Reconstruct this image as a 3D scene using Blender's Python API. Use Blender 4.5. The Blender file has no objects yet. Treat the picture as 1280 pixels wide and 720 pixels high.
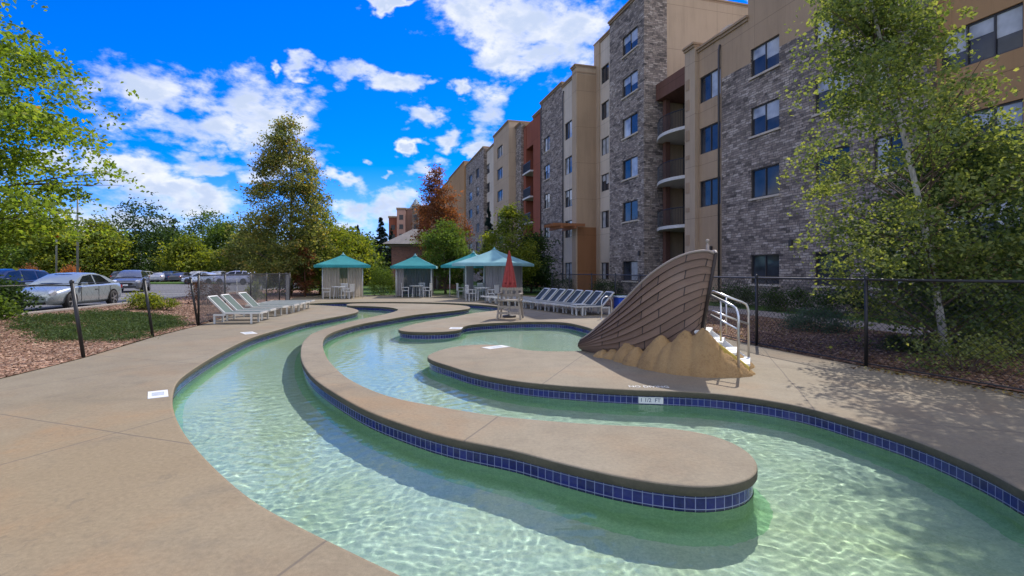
CAUSTIC = True
EXPO = 0.6
SKYSTR = .14
SKYSAT = 1.75
FILLCLOUD = (11.0, 10.9, 10.8, 1)
SKYTINT = (.5, .53, .95, 1)
RIPPLE = .0031
WTINT = (.85, .962, .90)
import bpy, bmesh, math, random
import numpy as np
from mathutils import Vector, Matrix, Euler
R = math.radians
SC = bpy.context.scene
COL = SC.collection
CAMZ, FPX, CX, HY = 1.62, 640.0, 640.0, 340.0     # eye height and the lens in the photograph's own pixels (1280 x 720)

def G(px, py, z=0.0):
    """the point of the level z seen at a pixel of the photograph"""
    Y = FPX * (CAMZ - z) / (py - HY)
    return Vector(((px - CX) / FPX * Y, Y, z))
def AT(px, Y, z=0.0): return Vector(((px - CX) / FPX * Y, Y, z))
def ZAT(py, Y): return CAMZ - (py - HY) / FPX * Y

# ------------------------------------------------------------------ objects
def tag(o, label=None, cat=None, group=None, kind=None):
    if label: o['label'] = label
    if cat: o['category'] = cat
    if group: o['group'] = group
    if kind: o['kind'] = kind
    return o
def empty(name, loc=(0, 0, 0), rz=0.0):
    o = bpy.data.objects.new(name, None); COL.objects.link(o)
    o.location = loc; o.rotation_euler = (0, 0, rz); o.empty_display_size = .2
    return o
def link(name, me, parent=None, loc=(0, 0, 0), rz=0.0):
    o = bpy.data.objects.new(name, me); COL.objects.link(o)
    o.location = loc; o.rotation_euler = (0, 0, rz)
    if parent is not None: o.parent = parent
    return o
def kids(o): return [c for c in bpy.data.objects if c.parent == o]
def copy_tree(o, parent=None):
    c = o.copy(); COL.objects.link(c)
    if parent is not None: c.parent = parent
    for ch in CH.get(o.name, None) or kids(o): copy_tree(ch, c)
    return c
CH = {}

class MB:
    """collects faces for ONE mesh"""
    def __init__(s): s.v = []; s.f = []; s.m = []; s.uv = None
    def add(s, vs, fs, mi=0):
        b = len(s.v); s.v += [tuple(v) for v in vs]
        s.f += [tuple(b + i for i in f) for f in fs]; s.m += [mi] * len(fs)
    def box(s, c, size, rot=None, mi=0, taper=1.0):
        x, y, z = (k / 2 for k in size)
        vs = [Vector((sx * x * (taper if sz > 0 else 1), sy * y * (taper if sz > 0 else 1), sz * z)) for sz in (-1, 1) for sy in (-1, 1) for sx in (-1, 1)]
        if rot is not None:
            M = Euler(rot).to_matrix() if not isinstance(rot, Matrix) else rot
            vs = [M @ v for v in vs]
        c = Vector(c)
        s.add([v + c for v in vs], [(0, 2, 3, 1), (4, 5, 7, 6), (0, 1, 5, 4), (2, 6, 7, 3), (0, 4, 6, 2), (1, 3, 7, 5)], mi)
    def quad(s, a, b, c, d, mi=0): s.add([a, b, c, d], [(0, 1, 2, 3)], mi)
    def tube(s, pts, r, n=8, mi=0, caps=True):
        pts = [Vector(p) for p in pts]
        rs = r if isinstance(r, (list, tuple)) else [r] * len(pts)
        up = Vector((0, 0, 1)); rings = []
        prev = None
        for i, p in enumerate(pts):
            t = (pts[min(i + 1, len(pts) - 1)] - pts[max(i - 1, 0)]).normalized()
            if prev is None:
                a = t.cross(up)
                if a.length < 1e-3: a = t.cross(Vector((1, 0, 0)))
            else:
                a = prev - t * prev.dot(t)
            a.normalize(); prev = a
            b = t.cross(a)
            rings.append([p + (a * math.cos(2 * math.pi * k / n) + b * math.sin(2 * math.pi * k / n)) * rs[i] for k in range(n)])
        vs = [v for rg in rings for v in rg]; fs = []
        for i in range(len(pts) - 1):
            for k in range(n):
                fs.append((i * n + k, i * n + (k + 1) % n, (i + 1) * n + (k + 1) % n, (i + 1) * n + k))
        if caps:
            fs.append(tuple(range(n))[::-1]); fs.append(tuple((len(pts) - 1) * n + k for k in range(n)))
        s.add(vs, fs, mi)
    def lathe(s, prof, n=16, c=(0, 0, 0), mi=0, axis='z'):
        vs = []; fs = []
        for r, z in prof:
            for k in range(n):
                a = 2 * math.pi * k / n
                p = (r * math.cos(a), r * math.sin(a), z)
                if axis == 'x': p = (p[2], p[0], p[1])
                if axis == 'y': p = (p[1], p[2], p[0])
                vs.append((p[0] + c[0], p[1] + c[1], p[2] + c[2]))
        for i in range(len(prof) - 1):
            for k in range(n):
                fs.append((i * n + k, i * n + (k + 1) % n, (i + 1) * n + (k + 1) % n, (i + 1) * n + k))
        s.add(vs, fs, mi)
    def grid(s, rows, mi=0, flip=False):
        nr, nc = len(rows), len(rows[0])
        fs = []
        for i in range(nr - 1):
            for j in range(nc - 1):
                f = (i * nc + j, i * nc + j + 1, (i + 1) * nc + j + 1, (i + 1) * nc + j)
                fs.append(f[::-1] if flip else f)
        s.add([p for r in rows for p in r], fs, mi)
    def build(s, name, mats, parent=None, smooth=False, loc=(0, 0, 0), rz=0.0, bevel=0.0, auto=None):
        me = bpy.data.meshes.new(name); me.from_pydata(s.v, [], s.f)
        mats = mats if isinstance(mats, (list, tuple)) else [mats]
        for m in mats: me.materials.append(m)
        if len(mats) > 1: me.polygons.foreach_set('material_index', s.m)
        if smooth: me.polygons.foreach_set('use_smooth', [True] * len(me.polygons))
        if bevel > 0:
            bm = bmesh.new(); bm.from_mesh(me)
            bmesh.ops.bevel(bm, geom=[e for e in bm.edges if e.is_manifold and e.calc_face_angle(0) > .6], offset=bevel, segments=2, affect='EDGES', profile=.6)
            bm.to_mesh(me); bm.free()
        if auto is not None:
            me.polygons.foreach_set('use_smooth', [True] * len(me.polygons))
            me.set_sharp_from_angle(angle=R(auto))
        me.update()
        return link(name, me, parent, loc, rz)

# ------------------------------------------------------------------ materials
class NT:
    def __init__(s, tree): s.t = tree; s.n = tree.nodes; s.l = tree.links
    def node(s, ty, **kw):
        n = s.n.new(ty)
        for k, v in kw.items():
            if hasattr(n, k): setattr(n, k, v)
        return n
    def put(s, sock, v):
        if hasattr(v, 'is_output') or isinstance(v, bpy.types.NodeSocket): s.l.new(v, sock)
        elif v is not None: sock.default_value = v
    def M(s, op, a, b=None, c=None, clamp=False):
        n = s.node('ShaderNodeMath', operation=op); n.use_clamp = clamp
        for i, v in enumerate((a, b, c)):
            if v is not None: s.put(n.inputs[i], v)
        return n.outputs[0]
    def V(s, op, a, b=None):
        n = s.node('ShaderNodeVectorMath', operation=op)
        s.put(n.inputs[0], a)
        if b is not None: s.put(n.inputs[1], b)
        return n.outputs['Value'] if op in ('LENGTH', 'DOT_PRODUCT') else n.outputs[0]
    def noise(s, vec, scale, detail=4, rough=.55, dist=0.0, out=0):
        n = s.node('ShaderNodeTexNoise'); s.put(n.inputs['Vector'], vec)
        n.inputs['Scale'].default_value = scale; n.inputs['Detail'].default_value = detail
        n.inputs['Roughness'].default_value = rough; n.inputs['Distortion'].default_value = dist
        return n.outputs[out]
    def ramp(s, fac, stops, interp='LINEAR'):
        n = s.node('ShaderNodeValToRGB'); n.color_ramp.interpolation = interp
        e = n.color_ramp.elements
        while len(e) < len(stops): e.new(.5)
        for k, (p, c) in enumerate(stops):
            e[k].position = p; e[k].color = (*c, 1) if len(c) == 3 else c
        s.put(n.inputs[0], fac); return n.outputs[0]
    def mix(s, fac, a, b, mode='MIX'):
        n = s.node('ShaderNodeMix', data_type='RGBA', blend_type=mode)
        s.put(n.inputs[0], fac)
        for i, v in ((6, a), (7, b)):
            s.put(n.inputs[i], (*v, 1) if isinstance(v, tuple) and len(v) == 3 else v)
        return n.outputs[2]
    def smooth(s, x, a, b):
        n = s.node('ShaderNodeMapRange', interpolation_type='SMOOTHSTEP')
        s.put(n.inputs[0], x); n.inputs[1].default_value = a; n.inputs[2].default_value = b
        return n.outputs[0]
    def obj(s): return s.node('ShaderNodeTexCoord').outputs['Object']
    def uv(s): return s.node('ShaderNodeTexCoord').outputs['UV']
    def sep(s, v):
        n = s.node('ShaderNodeSeparateXYZ'); s.put(n.inputs[0], v); return n.outputs
    def comb(s, x=0.0, y=0.0, z=0.0):
        n = s.node('ShaderNodeCombineXYZ')
        for i, v in enumerate((x, y, z)): s.put(n.inputs[i], v)
        return n.outputs[0]
    def scale(s, v, k):
        n = s.node('ShaderNodeVectorMath', operation='MULTIPLY'); s.put(n.inputs[0], v); n.inputs[1].default_value = k
        return n.outputs[0]
    def bump(s, h, strength=.3, dist=.01):
        n = s.node('ShaderNodeBump'); s.put(n.inputs['Height'], h)
        n.inputs['Strength'].default_value = strength; n.inputs['Distance'].default_value = dist
        return n.outputs[0]

def newmat(name):
    m = bpy.data.materials.new(name); m.use_nodes = True
    t = NT(m.node_tree); b = t.n['Principled BSDF']
    return m, t, b
def setb(b, **kw):
    al = {'rough': 'Roughness', 'metal': 'Metallic', 'spec': 'Specular IOR Level', 'coat': 'Coat Weight', 'sub': 'Subsurface Weight', 'trans': 'Transmission Weight'}
    for k, v in kw.items(): b.inputs[al[k]].default_value = v
def plain(name, col, rough=.5, var=.12, nscale=6.0, bump=0.0, bscale=60.0, **kw):
    """a base colour broken up by two sizes of wear"""
    m, t, b = newmat(name); o = t.obj()
    n1 = t.noise(o, nscale, 5, .6); n2 = t.noise(o, nscale * 9, 3, .6)
    k = t.M('ADD', t.M('MULTIPLY', n1, .7), t.M('MULTIPLY', n2, .3))
    lo = tuple(c * (1 - var) for c in col); hi = tuple(min(1, c * (1 + var)) for c in col)
    t.l.new(t.ramp(k, [(.3, lo), (.7, hi)]), b.inputs['Base Color'])
    setb(b, rough=rough, **kw)
    if bump: t.l.new(t.bump(t.noise(o, bscale, 4), bump, .01), b.inputs['Normal'])
    return m
MATS = {}

# ------------------------------------------------------------------ concrete deck
def mat_concrete(name='deck_concrete'):
    m, t, b = newmat(name); o = t.obj()
    big = t.noise(o, .33, 5, .6); mid = t.noise(o, 2.2, 6, .65); fine = t.noise(o, 26, 5, .7); grain = t.noise(o, 190, 2, .6)
    base = t.ramp(big, [(.3, (.196, .162, .108)), (.5, (.240, .203, .141)), (.72, (.280, .242, .176))])
    base = t.mix(t.M('MULTIPLY', t.smooth(mid, .38, .72), .6), base, (.185, .150, .105))
    rust = t.noise(t.V('ADD', o, (7.3, 2.1, 0)), .55, 5, .62, .4)
    near = t.smooth(t.V('LENGTH', t.scale(t.V('SUBTRACT', o, (-3.4, 4.2, 0)), (.8, .62, 0))), 3.4, .4)      # iron-stained corner of the deck
    base = t.mix(t.M('MULTIPLY', near, .55), base, (.275, .205, .112))
    base = t.mix(t.M('MULTIPLY', t.smooth(rust, .46, .72), t.M('ADD', .26, t.M('MULTIPLY', near, .5))), base, (.31, .185, .088))
    dark = t.noise(t.V('ADD', o, (1.7, 9.4, 3)), 1.1, 6, .7, .6)
    base = t.mix(t.M('MULTIPLY', t.smooth(dark, .54, .76), .5), base, (.125, .112, .088))
    sp = t.ramp(fine, [(.3, (.82, .82, .82)), (.7, (1.12, 1.12, 1.12))])
    base = t.mix(1.0, base, sp, 'MULTIPLY')
    gr = t.ramp(grain, [(.3, (.86, .86, .86)), (.7, (1.1, 1.1, 1.1))])
    base = t.mix(1.0, base, gr, 'MULTIPLY')
    spl = t.noise(t.V('ADD', o, (5.1, 3.3, 0)), 5.5, 4, .75, 1.0)      # splashes and drips that have dried into faint marks
    spz = t.noise(t.V('ADD', o, (2.2, 8.3, 0)), .6, 3, .5)
    base = t.mix(t.M('MULTIPLY', t.M('MULTIPLY', t.smooth(spl, .58, .66), t.smooth(spz, .48, .62)), .38), base, (.13, .108, .078))
    # tooled control joints every few metres, slightly wavering
    x, y, z = t.sep(t.V('ADD', o, t.scale(t.V('SUBTRACT', t.noise(o, .8, 2, .5, out=1), (.5, .5, .5)), (.05, .05, 0))))
    def joint(px, py, off, per):
        d = t.M('ADD', t.M('ADD', t.M('MULTIPLY', x, px), t.M('MULTIPLY', y, py)), off)
        f = t.M('ABSOLUTE', t.M('SUBTRACT', t.M('FRACT', t.M('DIVIDE', d, per)), .5))
        return t.smooth(t.M('MULTIPLY', f, per), .014, .005)
    j = t.M('MAXIMUM', joint(.94, -.34, .4, 3.4), joint(.34, .94, 1.15, 3.1))
    base = t.mix(t.M('MULTIPLY', j, .72), base, (.12, .10, .08))
    t.l.new(base, b.inputs['Base Color']); setb(b, rough=.82, spec=.3)
    h = t.M('SUBTRACT', t.M('ADD', t.M('MULTIPLY', fine, .6), t.M('MULTIPLY', grain, .5)), t.M('MULTIPLY', j, 1.2))
    t.l.new(t.bump(h, .28, .006), b.inputs['Normal'])
    return m

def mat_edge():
    m, t, b = newmat('stained_shaded_coping_edge'); o = t.obj()  # olive stain, with the shade of the edge face darkened into its colour
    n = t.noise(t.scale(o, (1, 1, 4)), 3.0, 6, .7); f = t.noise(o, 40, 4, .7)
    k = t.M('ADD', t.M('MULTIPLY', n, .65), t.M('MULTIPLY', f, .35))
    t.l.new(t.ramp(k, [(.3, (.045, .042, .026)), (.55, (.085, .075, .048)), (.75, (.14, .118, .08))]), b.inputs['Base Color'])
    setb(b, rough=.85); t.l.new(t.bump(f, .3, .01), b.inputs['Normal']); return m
def mat_tiles():
    m, t, b = newmat('waterline_tile'); uv = t.uv()
    br = t.node('ShaderNodeTexBrick'); t.put(br.inputs['Vector'], uv)
    br.offset = 0.0; br.squash = 1.0
    br.inputs['Scale'].default_value = 1.0
    br.inputs['Brick Width'].default_value = .079; br.inputs['Row Height'].default_value = .088
    br.inputs['Mortar Size'].default_value = .0035; br.inputs['Mortar Smooth'].default_value = .15
    br.inputs['Color1'].default_value = (.004, .006, .07, 1); br.inputs['Color2'].default_value = (.012, .018, .17, 1)
    br.inputs['Mortar'].default_value = (.34, .37, .52, 1); br.inputs['Bias'].default_value = -.1
    n = t.noise(uv, 40, 3); c = t.mix(.25, br.outputs['Color'], t.ramp(n, [(.3, (.004, .006, .06)), (.7, (.03, .04, .26))]))
    t.l.new(c, b.inputs['Base Color'])
    t.l.new(t.M('ADD', t.M('MULTIPLY', br.outputs['Fac'], .5), .12), b.inputs['Roughness'])
    t.l.new(t.bump(t.M('SUBTRACT', 1.0, br.outputs['Fac']), .5, .003), b.inputs['Normal'])
    return m

def mat_plaster(name='pool_plaster', tint=(1, 1, 1)):
    m, t, b = newmat(name); o = t.obj()
    a = t.noise(o, .7, 5, .6); p = t.noise(o, 11, 4, .7); q = t.noise(o, 42, 3, .75)
    c = t.ramp(a, [(.3, (.54, .60, .50)), (.55, (.62, .67, .60)), (.75, (.66, .68, .57))])
    st = t.noise(t.V('ADD', o, (3, 8, 1)), .45, 5, .65, .5)
    alg = t.smooth(t.V('LENGTH', t.V('SUBTRACT', t.scale(o, (1, 1, 0)), (2.9, 3.7, 0))), 1.7, .2)
    c = t.mix(t.M('MULTIPLY', t.smooth(st, .46, .74), t.M('ADD', .42, t.M('MULTIPLY', alg, .5))), c, (.56, .58, .28))
    c = t.mix(t.M('MULTIPLY', alg, .35), c, (.50, .54, .26))
    c = t.mix(1.0, c, t.ramp(p, [(.3, (.86, .9, .88)), (.7, (1.1, 1.08, 1.08))]), 'MULTIPLY')
    c = t.mix(1.0, c, t.ramp(q, [(.32, (.78, .84, .82)), (.68, (1.14, 1.1, 1.1))]), 'MULTIPLY')
    c = t.mix(1.0, c, (*tint, 1), 'MULTIPLY')
    t.l.new(c, b.inputs['Base Color']); setb(b, rough=.75)
    return m

def mat_leaf(name, stops, trans=.45, gloss=.02):
    m, t, b = newmat(name); t.n.remove(b)
    out = t.n['Material Output']
    at = t.node('ShaderNodeAttribute'); at.attribute_name = 'tint'
    c = t.ramp(at.outputs['Fac'], stops)
    d = t.node('ShaderNodeBsdfDiffuse'); tr = t.node('ShaderNodeBsdfTranslucent'); gl = t.node('ShaderNodeBsdfGlossy')
    gl.inputs['Roughness'].default_value = .65
    t.l.new(c, d.inputs[0])
    t.l.new(t.mix(1.0, c, (1.5, 1.35, .7, 1), 'MULTIPLY'), tr.inputs[0])
    s1 = t.node('ShaderNodeMixShader'); s1.inputs[0].default_value = trans
    t.l.new(d.outputs[0], s1.inputs[1]); t.l.new(tr.outputs[0], s1.inputs[2])
    s2 = t.node('ShaderNodeMixShader'); s2.inputs[0].default_value = gloss
    t.l.new(s1.outputs[0], s2.inputs[1]); t.l.new(gl.outputs[0], s2.inputs[2])
    t.l.new(s2.outputs[0], out.inputs[0])
    return m

def mat_bark(name, col):
    m, t, b = newmat(name); o = t.obj()
    n = t.noise(t.scale(o, (1, 1, .18)), 22, 5, .7)
    t.l.new(t.ramp(n, [(.3, tuple(c * .45 for c in col)), (.65, col)]), b.inputs['Base Color'])
    setb(b, rough=.9); t.l.new(t.bump(n, .7, .02), b.inputs['Normal'])
    return m

def facade_vec(t):
    x, y, z = t.sep(t.obj())
    return t.comb(t.M('ADD', x, y), z, 0.0)
def mat_stone(name, k=1.0, warm=0.0):
    """stacked ledge stone, courses broken up by noise"""
    m, t, b = newmat(name); v = facade_vec(t)
    wob = t.scale(t.V('SUBTRACT', t.noise(v, 3.2, 3, .6, out=1), (.5, .5, .5)), (.22, .13, 0))
    vv = t.V('ADD', v, wob)
    def brick(w, h, off):
        br = t.node('ShaderNodeTexBrick'); t.put(br.inputs['Vector'], t.V('ADD', vv, off))
        br.inputs['Scale'].default_value = 1.0; br.inputs['Brick Width'].default_value = w; br.inputs['Row Height'].default_value = h
        br.inputs['Mortar Size'].default_value = .012; br.inputs['Mortar Smooth'].default_value = .3
        br.inputs['Color1'].default_value = (0, 0, 0, 1); br.inputs['Color2'].default_value = (1, 1, 1, 1); br.inputs['Mortar'].default_value = (.5, .5, .5, 1)
        br.offset = .43; br.offset_frequency = 2; br.squash = .72; br.squash_frequency = 3
        return br
    b1 = brick(.37, .118, (0, 0, 0)); b2 = brick(.74, .236, (.31, .118, 0))
    val = t.M('ADD', t.M('MULTIPLY', t.sep(b1.outputs['Color'])[0], .62), t.M('MULTIPLY', t.sep(b2.outputs['Color'])[0], .38))
    n = t.noise(v, 9, 5, .7)
    val = t.M('ADD', val, t.M('MULTIPLY', t.M('SUBTRACT', n, .5), .55))
    w = 1 + warm
    stops = [(.02, (.075 * k, .060 * k, .050 * k)), (.35, (.20 * k, .162 * k, .135 * k)), (.6, (.30 * k, .24 * k, .195 * k)), (.98, (.46 * k, .39 * k, .33 * k))]
    cl = t.noise(v, .55, 4, .6); val = t.M('ADD', val, t.M('MULTIPLY', t.M('SUBTRACT', cl, .5), .5))
    c = t.ramp(val, stops)
    mort = t.M('MAXIMUM', b1.outputs['Fac'], t.M('MULTIPLY', b2.outputs['Fac'], .8))
    c = t.mix(t.M('MULTIPLY', mort, .75), c, (.055 * k, .05 * k, .05 * k))
    t.l.new(c, b.inputs['Base Color']); setb(b, rough=.88)
    h = t.M('SUBTRACT', t.M('ADD', val, n), t.M('MULTIPLY', mort, 1.4))
    t.l.new(t.bump(h, 1.0, .09), b.inputs['Normal'])
    return m
def mat_stucco(name, col):
    m, t, b = newmat(name); o = t.obj(); v = facade_vec(t)
    big = t.noise(o, .25, 5, .6); st = t.noise(t.scale(v, (2.2, .18, 1)), 1.0, 5, .65); fine = t.noise(o, 30, 4, .7)
    k = t.M('ADD', t.M('ADD', t.M('MULTIPLY', big, .45), t.M('MULTIPLY', st, .35)), t.M('MULTIPLY', fine, .2))
    c = t.ramp(k, [(.28, tuple(c * .70 for c in col)), (.52, col), (.74, tuple(c * 1.12 for c in col))])
    vx, vz, _ = t.sep(v)       # reveal joints at every storey, and rain streaks below them
    fz = t.M('FRACT', t.M('DIVIDE', t.M('ADD', vz, 1.35), 3.04)); fx = t.M('FRACT', t.M('DIVIDE', vx, 4.4))
    j = t.M('MAXIMUM', t.M('LESS_THAN', fz, .009), t.M('LESS_THAN', fx, .005))
    run = t.M('MULTIPLY', t.smooth(t.noise(t.scale(v, (5, .25, 1)), 1.0, 4, .7), .52, .72), .32)
    c = t.mix(run, c, tuple(q * .55 for q in col)); c = t.mix(t.M('MULTIPLY', j, .6), c, tuple(q * .35 for q in col))
    t.l.new(c, b.inputs['Base Color'])
    setb(b, rough=.9, spec=.2); t.l.new(t.bump(fine, .25, .01), b.inputs['Normal'])
    return m
def mat_ground(name, stops, scale, bump=.6, bscale=60, dist=.03):
    m, t, b = newmat(name); o = t.obj()
    a = t.noise(o, scale, 6, .7); f = t.noise(o, bscale, 4, .75)
    k = t.M('ADD', t.M('MULTIPLY', a, .55), t.M('MULTIPLY', f, .45))
    t.l.new(t.ramp(k, stops), b.inputs['Base Color']); setb(b, rough=.95, spec=.15)
    t.l.new(t.bump(f, bump, dist), b.inputs['Normal'])
    return m
def mat_mulch(name, k=1.0):
    m, t, b = newmat(name); o = t.obj()
    vo = t.node('ShaderNodeTexVoronoi'); t.put(vo.inputs['Vector'], t.V('ADD', t.scale(o, (1, 1, .4)), t.scale(t.noise(o, 6, 3, out=1), (.09, .09, 0)))); vo.inputs['Scale'].default_value = 17
    cr = t.sep(vo.outputs['Color'])[0]
    a = t.noise(o, .8, 5, .6)
    c = t.ramp(cr, [(0, (.045 * k, .027 * k, .02 * k)), (.45, (.13 * k, .075 * k, .05 * k)), (.8, (.21 * k, .13 * k, .09 * k)), (1, (.33 * k, .24 * k, .18 * k))])
    c = t.mix(1.0, c, t.ramp(a, [(.3, (.75, .72, .7)), (.7, (1.2, 1.15, 1.1))]), 'MULTIPLY')
    t.l.new(c, b.inputs['Base Color']); setb(b, rough=.95, spec=.15)
    t.l.new(t.bump(t.M('SUBTRACT', 1.0, vo.outputs['Distance']), .9, .03), b.inputs['Normal'])
    return m
def mat_glass_pane(name, tint=(.03, .034, .042)):
    m, t, b = newmat(name); o = t.obj()
    n = t.noise(o, .9, 3)
    t.l.new(t.ramp(n, [(.35, tuple(c * .6 for c in tint)), (.65, tuple(c * 1.7 for c in tint))]), b.inputs['Base Color'])
    setb(b, rough=.05, spec=.5, coat=.15)
    t.l.new(t.bump(t.noise(o, 1.3, 2), .04, .05), b.inputs['Normal'])
    return m
def mat_wood(name, col, axis=(1, 12, 12)):
    m, t, b = newmat(name); o = t.obj()
    n = t.noise(t.scale(o, axis), 5, 6, .65, .3); a = t.noise(o, 1.7, 4)
    c = t.ramp(n, [(.28, tuple(k * .55 for k in col)), (.6, col), (.8, tuple(k * 1.25 for k in col))])
    c = t.mix(1.0, c, t.ramp(a, [(.3, (.8, .8, .8)), (.7, (1.15, 1.12, 1.1))]), 'MULTIPLY')
    t.l.new(c, b.inputs['Base Color']); setb(b, rough=.7); t.l.new(t.bump(n, .3, .01), b.inputs['Normal'])
    return m

# ------------------------------------------------------------------ curves
def catmull(pts, step=.08, closed=True):
    P = [Vector(p) for p in pts]; n = len(P); out = []
    rng = range(n) if closed else range(n - 1)
    for i in rng:
        if closed: p0, p1, p2, p3 = P[i - 1], P[i], P[(i + 1) % n], P[(i + 2) % n]
        else: p0, p1, p2, p3 = P[max(i - 1, 0)], P[i], P[i + 1], P[min(i + 2, n - 1)]
        # centripetal knots: no overshoot where the spacing changes
        d1 = max((p1 - p0).length ** .5, 1e-3); d2 = max((p2 - p1).length ** .5, 1e-3); d3 = max((p3 - p2).length ** .5, 1e-3)
        m1 = (p2 - p1) if (p1 - p0).length < 1e-6 else ((p1 - p0) / d1 - (p2 - p0) / (d1 + d2) + (p2 - p1) / d2) * d2
        m2 = (p2 - p1) if (p3 - p2).length < 1e-6 else ((p2 - p1) / d2 - (p3 - p1) / (d2 + d3) + (p3 - p2) / d3) * d2
        k = max(2, int((p2 - p1).length / step))
        for j in range(k):
            u = j / k; u2, u3 = u * u, u * u * u
            out.append(p1 * (2 * u3 - 3 * u2 + 1) + m1 * (u3 - 2 * u2 + u) + p2 * (-2 * u3 + 3 * u2) + m2 * (u3 - u2))
    if not closed: out.append(P[-1])
    return out
def resample(pts, step, closed=True):
    P = pts + ([pts[0]] if closed else [])
    L = [0.0]
    for a, b in zip(P, P[1:]): L.append(L[-1] + (b - a).length)
    n = max(8, int(L[-1] / step)); out = []; j = 0
    for i in range(n if closed else n + 1):
        d = L[-1] * i / n
        while j < len(L) - 2 and L[j + 1] < d: j += 1
        seg = L[j + 1] - L[j]
        out.append(P[j].lerp(P[j + 1], (d - L[j]) / seg if seg > 1e-9 else 0))
    return out
def area2(p): return sum(a.x * b.y - b.x * a.y for a, b in zip(p, p[1:] + p[:1]))
def smooth_loop(p, it=2):
    for _ in range(it): p = [p[i - 1] * .25 + p[i] * .5 + p[(i + 1) % len(p)] * .25 for i in range(len(p))]
    return p
def fill(loops, z, name, mats, parent=None, uvscale=None):
    bm = bmesh.new()
    edges = []
    for lp in loops:
        vs = [bm.verts.new((p.x, p.y, z)) for p in lp]
        edges += [bm.edges.new((vs[i], vs[(i + 1) % len(vs)])) for i in range(len(vs))]
    bmesh.ops.triangle_fill(bm, use_beauty=True, use_dissolve=False, edges=edges, normal=(0, 0, 1))
    for f in bm.faces:
        if f.normal.z < 0: f.normal_flip()
    return bm
# ================================================================== camera, sun, sky
SUN_AZ, SUN_EL = 25.0, 48.0          # the sun stands ahead and to the right, over the apartment block
cam_d = bpy.data.cameras.new('camera'); cam = bpy.data.objects.new('camera', cam_d); COL.objects.link(cam)
cam.location = (0, 0, CAMZ); cam.rotation_euler = (R(90), 0, 0)
cam_d.sensor_width = 36; cam_d.lens = 18.0; cam_d.shift_y = -20 / 1280.0
cam_d.clip_start = .05; cam_d.clip_end = 4000
SC.camera = cam
sd = bpy.data.lights.new('sun', 'SUN'); sun = bpy.data.objects.new('sun', sd); COL.objects.link(sun)
sd.energy = 3.3; sd.angle = R(.53); sd.color = (1.0, .935, .85)
sdir = Vector((math.sin(R(SUN_AZ)) * math.cos(R(SUN_EL)), math.cos(R(SUN_AZ)) * math.cos(R(SUN_EL)), math.sin(R(SUN_EL))))
sun.rotation_euler = sdir.to_track_quat('Z', 'Y').to_euler()
sd.cycles.is_caustics_light = CAUSTIC
SC.view_settings.view_transform = 'Standard'; SC.view_settings.look = 'None'
SC.view_settings.exposure = EXPO; SC.view_settings.gamma = 1.0; SC.view_settings.use_curve_mapping = False
cy = SC.cycles
cy.max_bounces = 10; cy.diffuse_bounces = 4; cy.glossy_bounces = 4; cy.transmission_bounces = 8; cy.transparent_max_bounces = 12
cy.caustics_reflective = False; cy.caustics_refractive = True; cy.blur_glossy = .5
cy.sample_clamp_indirect = 6.0; cy.sample_clamp_direct = 0.0
cy.use_denoising = True

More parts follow.
